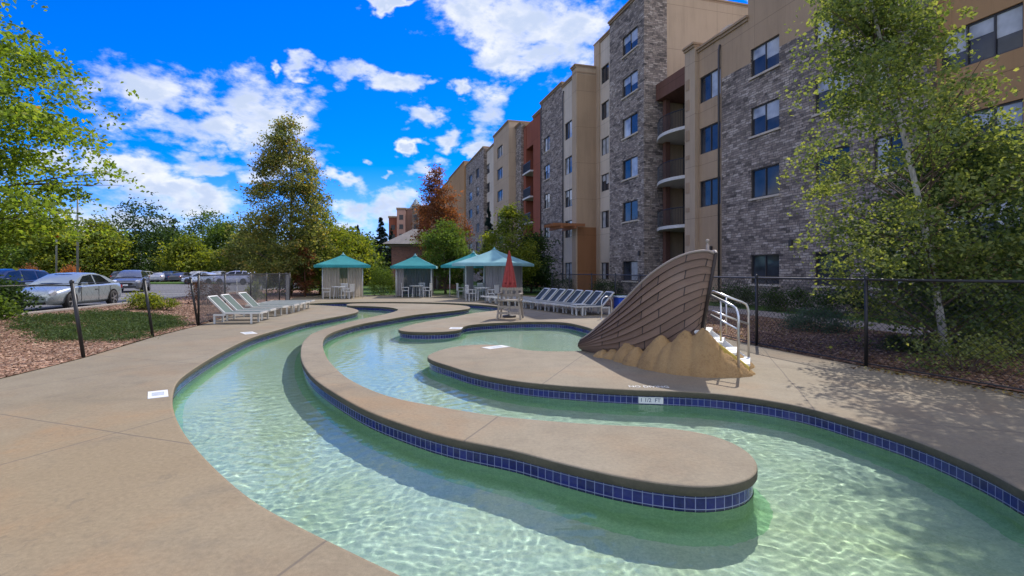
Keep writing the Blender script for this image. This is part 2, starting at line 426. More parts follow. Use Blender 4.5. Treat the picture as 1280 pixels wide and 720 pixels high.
W = bpy.data.worlds.new('World'); SC.world = W; W.use_nodes = True
def build_sky():
    t = NT(W.node_tree); bg = t.n['Background']
    sky = t.node('ShaderNodeTexSky', sky_type='NISHITA'); sky.sun_disc = False
    sky.sun_elevation = R(SUN_EL); sky.sun_rotation = R(SUN_AZ); sky.air_density = 1.0; sky.dust_density = .25; sky.ozone_density = 3.0
    d = t.node('ShaderNodeTexCoord').outputs['Generated']
    x, y, z = t.sep(d)
    az = t.M('ARCTAN2', x, y); el = t.M('ARCSINE', z)
    ae = t.comb(az, el, 0.0)
    for sc_, k_ in ((7.0, .11), (19.0, .06), (48.0, .03)):      # ragged outlines
        wv = t.noise(t.scale(d, (1, 1, 1.5)), sc_, 3, .5, out=1)
        ae = t.V('ADD', ae, t.scale(t.V('SUBTRACT', wv, (.5, .5, .5)), (k_ * 1.3, k_, 0)))
    blobs = [(185, 112, 98, 34), (285, 128, 75, 42), (345, 160, 82, 44), (255, 170, 100, 26), (275, 205, 62, 20), (345, 195, 62, 26), (150, 212, 72, 28),
             (195, 240, 95, 26), (245, 252, 70, 20), (150, 268, 95, 20), (430, 230, 26, 14), (478, 256, 66, 24), (440, 264, 40, 18), (500, 270, 60, 18), (392, 90, 30, 12), (350, 88, 9, 13),
             (452, 92, 32, 17), (498, 103, 42, 17), (540, 107, 22, 10), (576, 116, 15, 9), (525, 152, 25, 13), (546, 181, 22, 14), (611, 148, 36, 32),
             (604, 180, 38, 16), (588, 191, 28, 7), (520, 218, 34, 14), (500, 190, 12, 9), (474, 219, 12, 6), (592, 12, 58, 28), (660, 22, 84, 52),
             (722, 45, 66, 52), (690, 76, 64, 28), (640, 66, 44, 22), (487, 2, 30, 7), (915, 0, 40, 8), (181, 158, 12, 8), (60, 200, 60, 30), (20, 280, 80, 30)]
    dens = None
    for px, py, rx, ry in blobs:
        a = math.atan2(px - CX, FPX); e = math.atan2(HY - py, math.hypot(px - CX, FPX))
        v = t.scale(t.V('SUBTRACT', ae, (a, e, 0)), (1 / (rx / FPX * math.cos(a) ** 2), 1 / (ry / FPX * math.cos(a)), 0))
        k = t.M('SUBTRACT', 1.0, t.V('LENGTH', v))
        dens = k if dens is None else t.M('MAXIMUM', dens, k)
    # unseen cloud behind the viewer, cover thickened to brighten the shaded fronts
    dome = t.V('DIVIDE', d, t.comb(t.M('ADD', t.M('MAXIMUM', z, 0.0), .22), t.M('ADD', t.M('MAXIMUM', z, 0.0), .22), 1.0))
    dome = t.scale(dome, (1, 1, 0))
    gen = t.M('MULTIPLY', t.M('SUBTRACT', t.noise(dome, 1.15, 3, .5), .44), 5.0)
    back = t.smooth(t.M('ABSOLUTE', az), .82, 1.05)
    dens = t.M('MAXIMUM', dens, t.M('SUBTRACT', gen, t.M('MULTIPLY', t.M('SUBTRACT', 1.0, back), 9.0)))
    sd_ = t.scale(d, (1, 1, 1.9))
    f1 = t.noise(sd_, 9.0, 9, .62, .25); f2 = t.noise(t.V('ADD', sd_, (4, 1, 7)), 26.0, 7, .6)
    fb = t.M('ADD', t.M('MULTIPLY', t.M('SUBTRACT', f1, .5), 2.6), t.M('MULTIPLY', t.M('SUBTRACT', f2, .5), 1.5))
    dd = t.M('ADD', dens, fb)
    cover = t.M('MULTIPLY', t.smooth(dd, -.08, .9), .97)
    thick = t.smooth(t.M('ADD', dens, t.M('MULTIPLY', t.M('SUBTRACT', f2, .5), 1.3)), .25, .95)
    ccol = t.mix(thick, (4.75, 4.85, 5.05), (2.9, 3.4, 4.4))
    ccol = t.mix(t.smooth(t.M('MULTIPLY', y, -1.0), -.35, .55), ccol, FILLCLOUD)      # unseen clouds behind, made brighter to fill the shaded facades
    hs = t.node('ShaderNodeHueSaturation'); hs.inputs['Saturation'].default_value = SKYSAT; hs.inputs['Value'].default_value = 1.0
    t.l.new(sky.outputs[0], hs.inputs['Color'])
    skyc = t.mix(1.0, hs.outputs[0], SKYTINT, 'MULTIPLY')
    t.l.new(t.mix(cover, skyc, ccol), bg.inputs[0]); bg.inputs[1].default_value = SKYSTR
build_sky()

# ================================================================== pool and deck
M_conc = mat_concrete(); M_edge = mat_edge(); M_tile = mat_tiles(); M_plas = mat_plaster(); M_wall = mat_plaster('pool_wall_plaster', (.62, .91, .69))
WATER_Z, FLOOR_Z = -.20, -.64
outer_px = [(505, 720), (425, 682), (380, 660), (320, 627), (280, 595), (250, 565), (230, 540), (218, 515), (216, 496), (222, 477), (240, 462), (282, 437),
            (317, 421), (351, 411), (382, 402.6), (409, 397.6), (436, 392.6), (448, 389), (443, 385.8), (427, 383.2), (405, 381.7), (388, 381), (381, 380.2), (386, 379.2), (405, 378.4), (433, 377.6),
            (470, 377.3), (520, 377.6), (555, 378.4), (584, 379.7), (606, 381), (624, 383), (630, 385.5), (622, 387.6), (606, 389.6), (587, 392), (564, 396.6), (535, 401.5), (512, 406.3),
            (500, 410.2), (498, 412.2), (509, 414.2), (536, 415), (560, 414), (575, 411.8), (579, 408.2), (590, 405.6), (620, 403.4), (662, 402), (702, 402.6), (727, 407), (741, 411.5), (752, 417.5), (755, 425), (746, 433),
            (728, 438.2), (692, 439), (661, 437.6), (636, 433.2), (612, 430.6), (585, 431.2), (560, 435), (543, 440), (534, 445.5), (541, 450.5), (560, 456.5), (585, 464.3), (610, 470), (635, 474.4), (660, 477.8),
            (700, 481.5), (740, 484.3), (790, 487), (840, 488.6), (881, 490.6), (928, 495.5), (1000, 507.5), (1071, 527), (1143, 550), (1215, 579.5), (1251, 597), (1280, 613)]
ow = [G(*p) for p in outer_px] + [Vector(p) for p in ((3.86, 3.2, 0), (3.95, 2.3, 0), (4.2, 1.2, 0), (4.6, .1, 0), (4.9, -.8, 0), (4.6, -1.5, 0), (3.6, -1.5, 0), (2.9, -.7, 0), (2.3, .35, 0), (1.55, 1.25, 0), (.75, 1.9, 0), (0, 2.35, 0))]
isl_px = [(376, 447), (377.5, 430), (381, 424.5), (389, 417.5), (405, 411), (430, 403.9), (457, 397.6), (480, 392.8), (493, 389.4), (497.5, 387.1), (492.5, 385), (480, 383.5), (455, 382.4), (438, 382.1), (433, 380.7), (440, 379.5),
          (470, 379.1), (520, 379.5), (560, 380.6), (580, 382), (587.6, 383.9), (584, 385.9), (560, 388.9), (522, 392.8), (480, 399.6), (455, 403.9), (430, 410.2), (413, 416.3), (406, 421.5), (403.5, 429), (405, 438), (411, 450), (422.5, 462.5), (435, 472.5), (460, 485.3), (485, 494.5),
          (510, 500.8), (535, 505.3), (560, 510), (585, 514), (620, 519.3), (660, 523.5), (735, 529.3), (829, 534.3), (876, 540.5), (902, 547.5), (925, 557.5), (942, 571), (947.8, 585), (939, 597), (914, 605), (876, 608), (829, 604), (782, 596.5), (735, 586.5),
          (690, 575.5), (641, 562.5), (610, 556.5), (560, 546.5), (510, 532), (460, 513.5), (422.5, 493.5), (397.5, 477), (384, 463.5)]
iw = [G(*p) for p in isl_px]
def prep(w):
    p = catmull(w, .03); p = resample(p, .07); p = smooth_loop(p, 3)
    if area2(p) < 0: p.reverse()
    return p
OUT = prep(ow); ISL = prep(iw)
# deck outline: fence lines at both sides, the far terrace, and the deck behind the viewer
LEFT_FENCE = [Vector(p) for p in ((-8.6, -6, 0), (-8.0, 0, 0), (-7.7, 4.5, 0))] + [G(0, 474), G(107, 447), G(193, 421), G(249, 407), G(282, 396.5), G(314, 387.4), G(334, 381.6), G(350, 379.3), G(363, 377.6)]
RIGHT_FENCE = [Vector(p) for p in ((9.6, -6, 0), (8.9, 0, 0), (7.75, 4.2, 0), (6.82, 6.82, 0), (6.03, 8.79, 0), (5.35, 11.3, 0), (5.05, 14, 0), (5.0, 18, 0), (4.85, 22, 0), (4.2, 26, 0), (3.3, 30, 0), (2.4, 33.5, 0))]
deck_w = LEFT_FENCE + [Vector(p) for p in ((-13.0, 29.3, 0), (-13.9, 31.5, 0), (-14.1, 35.5, 0), (-5, 36.6, 0), (.8, 36.2, 0))] + RIGHT_FENCE[::-1]
DECK = resample([Vector(p) for p in deck_w], .5)
if area2(DECK) < 0: DECK.reverse()

def offs(loop, d):
    """loop moved by d to the right of its direction of travel (outwards for a counter-clockwise loop)"""
    n = len(loop); out = []
    for i, p in enumerate(loop):
        t = (loop[(i + 1) % n] - loop[i - 1]).normalized()
        out.append(Vector((p.x + t.y * d, p.y - t.x * d, p.z)))
    return out
COPING = [(-.03, 0), (-.012, -.0012), (-.004, -.005), (-.001, -.012), (0, -.014), (0, -.076), (-.004, -.083), (-.014, -.088), (-.034, -.089)]
def rim(loop, side):      # side: +1 water lies outside the loop (island), -1 inside (basin)
    return [[p + Vector((0, 0, z)) for p in offs(loop, d * side)] for d, z in COPING]
def strip_mesh(name, rings, mats, uv=False, smooth=True, flip=False, parent=None):
    n = len(rings[0]); vs = []; fs = []
    for rg in rings: vs += [tuple(p) for p in rg] + [tuple(rg[0])]
    m = n + 1
    for i in range(len(rings) - 1):
        for k in range(n):
            f = (i * m + k, i * m + k + 1, (i + 1) * m + k + 1, (i + 1) * m + k)
            fs.append(f[::-1] if flip else f)
    me = bpy.data.meshes.new(name); me.from_pydata(vs, [], fs)
    me.materials.append(mats)
    if smooth: me.polygons.foreach_set('use_smooth', [True] * len(fs))
    if uv:
        L = [0.0]
        rg = rings[0] + [rings[0][0]]
        for a, b in zip(rg, rg[1:]): L.append(L[-1] + (b - a).length)
        per = round(L[-1] / .079) * .079; k = per / L[-1]
        ul = me.uv_layers.new(name='UVMap')
        for poly in me.polygons:
            for li in poly.loop_indices:
                vi = me.loops[li].vertex_index
                ul.data[li].uv = (L[vi % m] * k, vs[vi][2] + .104 + .0035)
    return link(name, me, parent)
def slab(name, outer_loop, holes, rims, flips):
    bm = fill([outer_loop] + holes, 0.0, name, M_conc)
    me = bpy.data.meshes.new(name); bm.to_mesh(me); bm.free()
    top = link(name, me); me.materials.append(M_conc)
    # weld the coping profile on as part of the same slab
    vs = [tuple(v.co) for v in me.vertices]; fs = [tuple(p.vertices) for p in me.polygons]; ns = len(fs)
    for rings, fl in zip(rims, flips):
        n = len(rings[0])
        b = len(vs)
        for rg in rings: vs += [tuple(p) for p in rg]
        for i in range(len(rings) - 1):
            for k in range(n):
                f = (b + i * n + k, b + i * n + (k + 1) % n, b + (i + 1) * n + (k + 1) % n, b + (i + 1) * n + k)
                fs.append(f[::-1] if fl else f)
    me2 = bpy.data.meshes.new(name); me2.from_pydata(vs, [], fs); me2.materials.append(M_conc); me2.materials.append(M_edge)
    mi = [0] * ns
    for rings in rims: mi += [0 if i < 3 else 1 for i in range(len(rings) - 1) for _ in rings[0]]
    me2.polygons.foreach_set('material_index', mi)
    me2.polygons.foreach_set('use_smooth', [i >= ns for i in range(len(fs))])
    top.data = me2; bpy.data.meshes.remove(me)
    return top
r_out = rim(OUT, -1); r_isl = rim(ISL, 1)
deck = tag(slab('pool_deck', DECK, [r_out[0]], [r_out], [True]), kind='structure')
island = tag(slab('pool_island_deck', r_isl[0], [], [r_isl], [False]), kind='structure')
for nm, lp, sg in (('basin', OUT, -1), ('island', ISL, 1)):
    a = offs(lp, -.034 * sg)
    tl = strip_mesh('pool_tile_band', [[p + Vector((0, 0, z)) for p in a] for z in (-.089, -.30)], M_tile, uv=True, flip=sg < 0)
    tag(tl, kind='structure')
    a2 = offs(lp, -.031 * sg)
    wl = strip_mesh('pool_wall', [[p + Vector((0, 0, z)) for p in offs(lp, d * sg)] for d, z in ((-.030, -.235), (-.030, -.50), (-.02, -.57), (.03, -.618), (.11, FLOOR_Z))], M_wall, flip=sg < 0)
    tag(wl, kind='structure')
    if CAUSTIC: wl.cycles.is_caustics_receiver = True
mb = MB(); mb.quad((-12, -2, FLOOR_Z), (6, -2, FLOOR_Z), (6, 31, FLOOR_Z), (-12, 31, FLOOR_Z))
fl = tag(mb.build('pool_floor', M_plas), kind='structure')
if CAUSTIC: fl.cycles.is_caustics_receiver = True

def ripple(X, Y, cell):
    rng = np.random.default_rng(5); H = np.zeros_like(X)
    wx = X + .06 * np.sin(2.9 * Y + .7) + .04 * np.sin(5.1 * X - 3.2 * Y); wy = Y + .06 * np.sin(3.3 * X + 1.1) + .04 * np.cos(4.7 * Y + 2.4 * X)
    for k in range(64):
        lam = .065 * (4.6 ** (rng.random() ** 1.8)); a = rng.random() * 2 * math.pi; ph = rng.random() * 2 * math.pi
        amp = RIPPLE * lam ** 1.3 * np.clip((lam / cell - 2.2) / 2.0, 0, 1)
        mod = .5 + .5 * np.sin(X * rng.uniform(-1.6, 1.6) + Y * rng.uniform(-1.6, 1.6) + ph)
        H += amp * mod * np.sin(2 * math.pi / lam * (wx * math.cos(a) + wy * math.sin(a)) + ph)
    return H
def build_water():
    ys = [-1.9]
    while ys[-1] < 30: ys.append(ys[-1] + (.06 if ys[-1] < 2.7 else .015 if ys[-1] < 6.2 else min(.3, .015 + (ys[-1] - 6.2) * .0085)))
    gx = [-12.0]
    while gx[-1] < 6: gx.append(gx[-1] + (.017 if -4.2 < gx[-1] < 4.0 else .07))
    ys = np.array(ys); gx = np.array(gx)
    X = np.repeat(gx[None, :], len(ys), 0); Y = np.repeat(ys[:, None], len(gx), 1)
    dy = np.gradient(ys); dx = np.gradient(gx); cell = np.maximum(np.repeat(dy[:, None], len(gx), 1), np.repeat(dx[None, :], len(ys), 0))
    Z = WATER_Z + ripple(X, Y, cell)
    nv, nh = X.shape
    V = np.stack([X, Y, Z], -1).reshape(-1, 3)
    idx = np.arange(nv * nh).reshape(nv, nh)
    F = np.stack([idx[:-1, :-1], idx[:-1, 1:], idx[1:, 1:], idx[1:, :-1]], -1).reshape(-1, 4)
    return npmesh('pool_water', V, F, True)
def npmesh(name, V, F, smooth=False, tint=None):
    me = bpy.data.meshes.new(name)
    nf, k = F.shape
    me.vertices.add(len(V)); me.vertices.foreach_set('co', V.astype(np.float32).ravel())
    me.loops.add(nf * k); me.loops.foreach_set('vertex_index', F.astype(np.int32).ravel())
    me.polygons.add(nf); me.polygons.foreach_set('loop_start', np.arange(0, nf * k, k, dtype=np.int32))
    if smooth: me.polygons.foreach_set('use_smooth', np.ones(nf, dtype=bool))
    me.update(calc_edges=True)
    if tint is not None:
        at = me.attributes.new('tint', 'FLOAT', 'FACE'); at.data.foreach_set('value', tint.astype(np.float32))
    return me
def mat_water():
    m, t, b = newmat('pool_water'); t.n.remove(b); out = t.n['Material Output']
    fr = t.node('ShaderNodeFresnel'); fr.inputs['IOR'].default_value = 1.33
    gl = t.node('ShaderNodeBsdfGlossy'); gl.inputs['Roughness'].default_value = .0
    o = t.obj(); bn = t.bump(t.noise(t.scale(o, (1, .7, 1)), 9, 3, .6, .6), .10, .02); t.l.new(bn, gl.inputs['Normal']); t.l.new(bn, fr.inputs['Normal'])
    if CAUSTIC:
        rf = t.node('ShaderNodeBsdfRefraction'); rf.inputs['IOR'].default_value = 1.33; rf.inputs['Roughness'].default_value = 0.0
    else:
        rf = t.node('ShaderNodeBsdfTransparent')
    rf.inputs['Color'].default_value = (*WTINT, 1)
    mx = t.node('ShaderNodeMixShader'); t.l.new(fr.outputs[0], mx.inputs[0])
    t.l.new(rf.outputs[0], mx.inputs[1]); t.l.new(gl.outputs[0], mx.inputs[2]); t.l.new(mx.outputs[0], out.inputs[0])
    return m
wme = build_water(); wme.materials.append(mat_water())
water = tag(link('pool_water', wme), kind='structure')
if CAUSTIC: water.cycles.is_caustics_caster = True

# ================================================================== ground, beds, parking
M_grass = mat_ground('grass', [(.25, (.022, .045, .010)), (.5, (.055, .105, .02)), (.72, (.11, .16, .035))], .6, .8, 45)
M_shgrass = mat_ground('shade_grass', [(.25, (.012, .035, .012)), (.55, (.03, .075, .02)), (.75, (.06, .11, .03))], .9, .8, 45)
M_asph = mat_ground('asphalt', [(.3, (.10, .10, .105)), (.6, (.16, .158, .16)), (.8, (.21, .205, .20))], .3, .3, 90, .01)
M_path = mat_ground('path_concrete', [(.3, (.22, .19, .16)), (.6, (.30, .265, .23)), (.8, (.35, .31, .27))], .8, .2, 80, .01)
M_mulch = mat_mulch('mulch', 1.7); M_mulch2 = mat_mulch('mulch_litter', 1.2)
big = [Vector(p) for p in ((-900, -300, 0), (900, -300, 0), (1200, 1800, 0), (-1200, 1800, 0))]
bm = fill([resample(big, 150), DECK], -.025, 'ground', M_grass)
me = bpy.data.meshes.new('ground'); bm.to_mesh(me); bm.free(); me.materials.append(M_grass)
tag(link('ground', me), kind='structure')

CURB = [Vector(p) for p in ((-15.4, -4, .25), (-15.5, 6, .25), (-15.7, 12, .25), (-16.2, 17, .25), (-17.0, 22, .25), (-18.2, 28, .25), (-19.0, 34, .25), (-19.4, 42, .25))]
CURBC = catmull(CURB, .5, False)
# the bed climbs gently from the fence to the parking kerb
def bed_mesh(name, inner, outer, z0, z1, hump, mats, nu=150, nv=34, seed=1):
    inn = resample(catmull(inner, .3, False), 1e9 if False else .1, False); out = resample(catmull(outer, .3, False), .1, False)
    rng = random.Random(seed); rows = []
    from mathutils import noise as mn
    for i in range(nu + 1):
        a = inn[min(len(inn) - 1, int(i / nu * (len(inn) - 1)))]; b = out[min(len(out) - 1, int(i / nu * (len(out) - 1)))]
        row = []
        for j in range(nv + 1):
            v = j / nv; p = a.lerp(b, v)
            nz = mn.noise(Vector((p.x * .7, p.y * .7, seed))) * .05 + mn.noise(Vector((p.x * 4, p.y * 4, seed))) * .018 + mn.noise(Vector((p.x * 13, p.y * 13, seed))) * .010
            row.append((p.x, p.y, z0 + (z1 - z0) * (v * v * (3 - 2 * v)) + (hump * math.sin(math.pi * v) + nz) * min(1, 6 * v * (1.02 - v) + .04)))
        rows.append(row)
    mb = MB(); mb.grid(rows); return tag(mb.build(name, mats, smooth=True), kind='structure'), rows
BED_IN = [Vector((p.x - .02, p.y, 0)) for p in LEFT_FENCE[1:]] + [Vector((-13, 29.3, 0)), Vector((-14, 35.5, 0)), Vector((-14, 42, 0))]
left_bed, LROWS = bed_mesh('mulch_bed', BED_IN, CURB[1:], .012, .20, .0, M_mulch, 220, 40)
def kerb(name, line, w, h, zb, mat):
    mb = MB(); rows = []
    for i, p in enumerate(line):
        t = (line[min(i + 1, len(line) - 1)] - line[max(i - 1, 0)]).normalized(); n = Vector((-t.y, t.x, 0))
        rows.append([p + n * a + Vector((0, 0, b)) for a, b in ((0, zb), (0, h - .015), (.015, h), (w - .015, h), (w, h - .015), (w, zb))])
    mb.grid(rows); return tag(mb.build(name, mat), kind='structure')
M_kerb = mat_ground('kerb_concrete', [(.3, (.27, .24, .21)), (.6, (.36, .33, .30)), (.8, (.42, .39, .35))], 1.0, .2, 90, .01)
kerb('kerb', CURBC, .16, .02, -.4, M_kerb)
mb = MB()
cl = [Vector((p.x - .15, p.y, .145)) for p in CURBC]
far = [(-19.5, 60), (-16, 75), (-20, 120), (-140, 120), (-140, -4)]
poly = [(p.x, p.y) for p in cl] + far
pk = [Vector((x, y, 0)) for x, y in poly]
bm = fill([resample(pk, 3.0)], .145, 'parking_lot', M_asph); me = bpy.data.meshes.new('parking_lot'); bm.to_mesh(me); bm.free(); me.materials.append(M_asph)
tag(link('parking_lot', me), kind='structure')
M_paint = plain('road_paint', (.72, .70, .64), .7, .15, 5)
mb = MB()
for k in range(9):
    x0, y0 = -21.5, 12.5 + k * 2.75
    d = Vector((-.98, .19)) * 5; n = Vector((.05, .2)).normalized() * .05
    mb.quad((x0 + n.x, y0 - n.y, .149), (x0 + d.x + n.x, y0 + d.y - n.y, .149), (x0 + d.x - n.x, y0 + d.y + n.y, .149), (x0 - n.x, y0 + n.y, .149))
tag(mb.build('road_markings', M_paint), kind='structure')
# grass islands in the parking lot
for cx, cyy, rx, ry in ((-44, 66, 9, 4.5), (-34, 95, 26, 6), (-75, 60, 12, 4)):
    rows = []
    mb = MB(); vs = [(cx, cyy, .34)] + [(cx + rx * math.cos(a / 32 * 2 * math.pi), cyy + ry * math.sin(a / 32 * 2 * math.pi), .25) for a in range(32)]
    vs += [(x, y, .1) for x, y, z in vs[1:]]
    mb.add(vs, [(0, 1 + a, 1 + (a + 1) % 32) for a in range(32)] + [(1 + a, 33 + a, 33 + (a + 1) % 32, 1 + (a + 1) % 32) for a in range(32)])
    tag(mb.build('grass_island', M_grass), kind='structure')
# right-hand side: mulch under the birch, a walk, the shaded lawn
RB_IN = [Vector((p.x + .02, p.y, 0)) for p in RIGHT_FENCE]
RB_OUT = [Vector(p) for p in ((12.5, -6, 0), (12.2, 0, 0), (11.8, 5, 0), (11.3, 9, 0), (10.9, 11.3, 0), (10.1, 13.3, 0), (9.4, 16.7, 0), (8.2, 21, 0), (7.0, 26, 0), (5.7, 31, 0), (4.9, 34, 0))]
right_bed, RROWS = bed_mesh('mulch_bed', RB_IN, RB_OUT, .010, .03, .10, M_mulch2, 150, 26, 4)
walk_out = [Vector((p.x + 1.7, p.y + .9, 0)) for p in RB_OUT]
a = resample(catmull(RB_OUT, .3, False), .4, False); b2 = resample(catmull(walk_out, .3, False), .4, False)
mb = MB(); n = min(len(a), len(b2)); mb.grid([[(a[i * len(a) // n].x - .05, a[i * len(a) // n].y, .035), (b2[i * len(b2) // n].x, b2[i * len(b2) // n].y, .035)] for i in range(n)], flip=True)
tag(mb.build('garden_path', M_path), kind='structure')
# ================================================================== apartment block: x runs along the front away from the viewer, y points out to the pool
ORG = Vector((19.2, 0, 0)); U = Vector((-.2707, .9627, 0)); Nn = Vector((-.9627, -.2707, 0))
B_RZ = math.atan2(U.y, U.x)
def SPX(px, o=0.0):
    k = (px - CX) / FPX
    return (19.2 - .9627 * o + .2707 * k * o) / (.2707 + .9627 * k)
M_stone = mat_stone('ledge_stone', 1.45); M_stone2 = mat_stone('grey_stone', 1.4)
M_tan = mat_stucco('tan_stucco', (.41, .285, .18)); M_tan2 = mat_stucco('beige_stucco', (.45, .335, .23)); M_brown = mat_stucco('brown_stucco', (.41, .24, .115))
M_cream = mat_stucco('cream_stucco', (.58, .49, .39)); M_red = mat_stucco('rust_red_stucco', (.27, .085, .05)); M_orange = mat_stucco('rust_orange_stucco', (.27, .125, .055))
M_dkred = mat_stucco('dark_red_stucco', (.15, .075, .055)); M_pink = mat_stucco('pink_stucco', (.46, .27, .21)); M_sill = mat_stucco('sill_concrete', (.55, .47, .38))
M_frame = plain('bronze_frame', (.045, .04, .038), .45); M_glass = mat_glass_pane('window_glass'); M_blind = mat_glass_pane('blind_behind_glass', (.34, .35, .36))
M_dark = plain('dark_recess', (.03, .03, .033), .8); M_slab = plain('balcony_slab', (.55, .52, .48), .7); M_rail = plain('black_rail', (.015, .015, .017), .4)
M_cap = mat_stucco('parapet_cap', (.36, .25, .16)); M_timber = mat_wood('stained_timber', (.33, .13, .045), (1.5, 14, 14))
APT = tag(empty('apartment_building', ORG, B_RZ), 'six storey apartment block of grey stone and tan stucco beyond the right fence', 'building')

WPROTO = {}
def window(parent, s0, s1, z0, z1, o, variant=0, dep=.12, sill=True):
    key = (round(s1 - s0, 2), round(z1 - z0, 2), variant, sill)
    if key not in WPROTO:
        w, h = s1 - s0, z1 - z0
        f = MB(); t = .055
        f.box((w / 2, -dep + .02, t / 2), (w, .06, t)); f.box((w / 2, -dep + .02, h - t / 2), (w, .06, t))
        for x in (t / 2, w - t / 2): f.box((x, -dep + .021, h / 2), (t, .058, h - 2 * t))
        npan = 3 if w > 2.3 else 2
        for k in range(1, npan): f.box((w * k / npan, -dep + .022, h / 2), (.05, .056, h - 2 * t))
        p = MB(); q = MB()
        for k in range(npan):
            a, b = w * k / npan + .03, w * (k + 1) / npan - .03
            yy = -dep - (.012 if k % 2 else .0)
            mi = 1 if (variant == 1 and k == 0) or (variant == 2 and k == npan - 1) or variant == 3 else 0
            (p).quad((a, yy, .04), (b, yy, .04), (b, yy, h - .04), (a, yy, h - .04), mi)
        if variant == 4:      # a blind let half down behind each pane
            for k in range(npan):
                a, b = w * k / npan + .03, w * (k + 1) / npan - .03; p.quad((a, -dep + .004, h * (.42 + .2 * (k % 2))), (b, -dep + .004, h * (.42 + .2 * (k % 2))), (b, -dep + .004, h - .05), (a, -dep + .004, h - .05), 1)
        s_ = MB(); s_.box((w / 2, .02, -.06), (w + .16, .12, .10))
        WPROTO[key] = (f, p, s_, None, {})
    f, p, s_, _, d = WPROTO[key]
    if 'f' not in d:
        o1 = f.build('window', M_frame, parent); o2 = p.build('pane', [M_glass, M_blind], o1); o3 = s_.build('sill', M_sill, o1) if sill else None
        d['f'] = (o1.data, o2.data, o3.data if o3 else None)
    else:
        o1 = link('window', d['f'][0], parent); o2 = link('pane', d['f'][1], o1); o3 = link('sill', d['f'][2], o1) if sill else None
    o1.location = (s0, o, z0)
    return o1
def module(name, s0, s1, o, H, mats, back=13.0, cols=(), rows=(), split=None, z0=-.6, parent=None, dep=.12, cap=True, capmat=None, sill=True, seed=0, front0=None, capw=.14):
    """one bay of the front: wall with real window openings, a parapet cap and its windows"""
    parent = parent or APT
    xs = sorted(set([s0, s1] + [v for c in cols for v in c])); zs = sorted(set([z0, H] + [v for r in rows for v in r] + ([split] if split else [])))
    mb = MB(); ops = []
    def isop(a, b, c, d):
        return any(abs(a - x0) < 1e-4 and abs(b - x1) < 1e-4 for x0, x1 in cols) and any(c >= r0 - 1e-4 and d <= r1 + 1e-4 for r0, r1 in rows)
    mi = lambda z: 1 if (split and z >= split - 1e-4) else 0
    for a, b in zip(xs, xs[1:]):
        for c, d in zip(zs, zs[1:]):
            if not isop(a, b, c, d): mb.quad((b, o, c), (a, o, c), (a, o, d), (b, o, d), mi(c))
    for (a, b) in cols:
        for (c, d) in rows:
            y = o - dep
            mb.quad((a, o, c), (b, o, c), (b, y, c), (a, y, c)); mb.quad((b, o, d), (a, o, d), (a, y, d), (b, y, d), mi(d))
            mb.quad((a, o, d), (a, o, c), (a, y, c), (a, y, d)); mb.quad((b, o, c), (b, o, d), (b, y, d), (b, y, c))
    yb = o - back
    for x, fl in ((s0, 1), (s1, 0)):
        for c, d in ([(z0, split), (split, H)] if split else [(z0, H)]):
            q = [(x, o, c), (x, yb, c), (x, yb, d), (x, o, d)]
            mb.add(q if not fl else q[::-1], [(0, 1, 2, 3)], mi(c))
    mb.quad((s0, o, H), (s1, o, H), (s1, yb, H), (s0, yb, H), 1 if split else 0); mb.quad((s0, yb, z0), (s1, yb, z0), (s1, yb, H), (s0, yb, H), 1 if split else 0)
    mb.build(name, mats if isinstance(mats, list) else [mats], parent)
    if cap:
        c = MB(); c.box(((s0 + s1) / 2, o - .12, H + capw / 2 - .04), (s1 - s0 + .04, .40, capw)); c.box(((s0 + s1) / 2, o - .10, H + capw + .02), (s1 - s0 + .1, .52, .12))
        for x in (s0 + .14, s1 - .14): c.box((x, o - .12 - back / 2, H + capw / 2 - .042), (.3, back - .4, capw - .003)); c.box((x, o - .12 - back / 2, H + capw + .018), (.38, back - .5, .116))
        c.build('parapet_cap', capmat or M_cap, parent)
    rng = random.Random(seed + int(s0 * 10))
    for (a, b) in cols:
        for (c, d) in rows: window(parent, a, b, c, d, o, rng.choice((0, 1, 2, 0, 4, 3, 4, 0)), dep, sill)
def rowsz(zs, h): return [(z - h / 2, z + h / 2) for z in zs]

Z5 = [1.75, 6.0, 9.1, 12.05]
# nearest bay, set back, brown stucco
o = -.4
module('stucco_wall', 3.0, SPX(1160, 0) + .5, o, 17.5, M_brown, cols=[(9.2, 11.8), (SPX(1279, o), SPX(1160, 0) - .12)], rows=rowsz([3.2, 6.15, 9.05, 12.0], 1.36), seed=5, sill=False)
# stone bay with the tan attic above
sA, sB = SPX(1160, 0), SPX(935, 0)
module('stone_wall', sA, sB, 0, 17.2, [M_stone, M_tan], cols=[(SPX(1130, 0), SPX(1092, 0)), (SPX(1062, 0), SPX(1018, 0)), (SPX(974, 0), SPX(938, 0) - .02)], rows=rowsz(Z5, 1.42), split=12.12 + .001, seed=3)
sC = SPX(902, 0)
module('stone_wall', sB, sC, -.004, 14.35, [M_stone, M_tan], split=12.12, seed=4)
sD = SPX(872, 0)
module('stucco_wall', sC, sD, -.03, 14.4, M_tan, cols=[(SPX(900, 0), SPX(874, 0))], rows=rowsz([6.1, 9.15, 12.1], 1.5), seed=5, sill=False)
sE = SPX(856, .2)
module('stucco_pilaster', sD - .02, sE, .2, 14.75, M_tan2, back=3, seed=6)
for z in (3.5, 5.3, 6.6, 8.4, 9.7, 11.5, 12.7):
    mb = MB(); hh = .62 if int(z * 10) % 10 > 4 else .24
    mb.box(((sD + sE) / 2 + .2, .215, z), (.34, .03, hh)); mb.build('vent_grille', M_cap, APT)
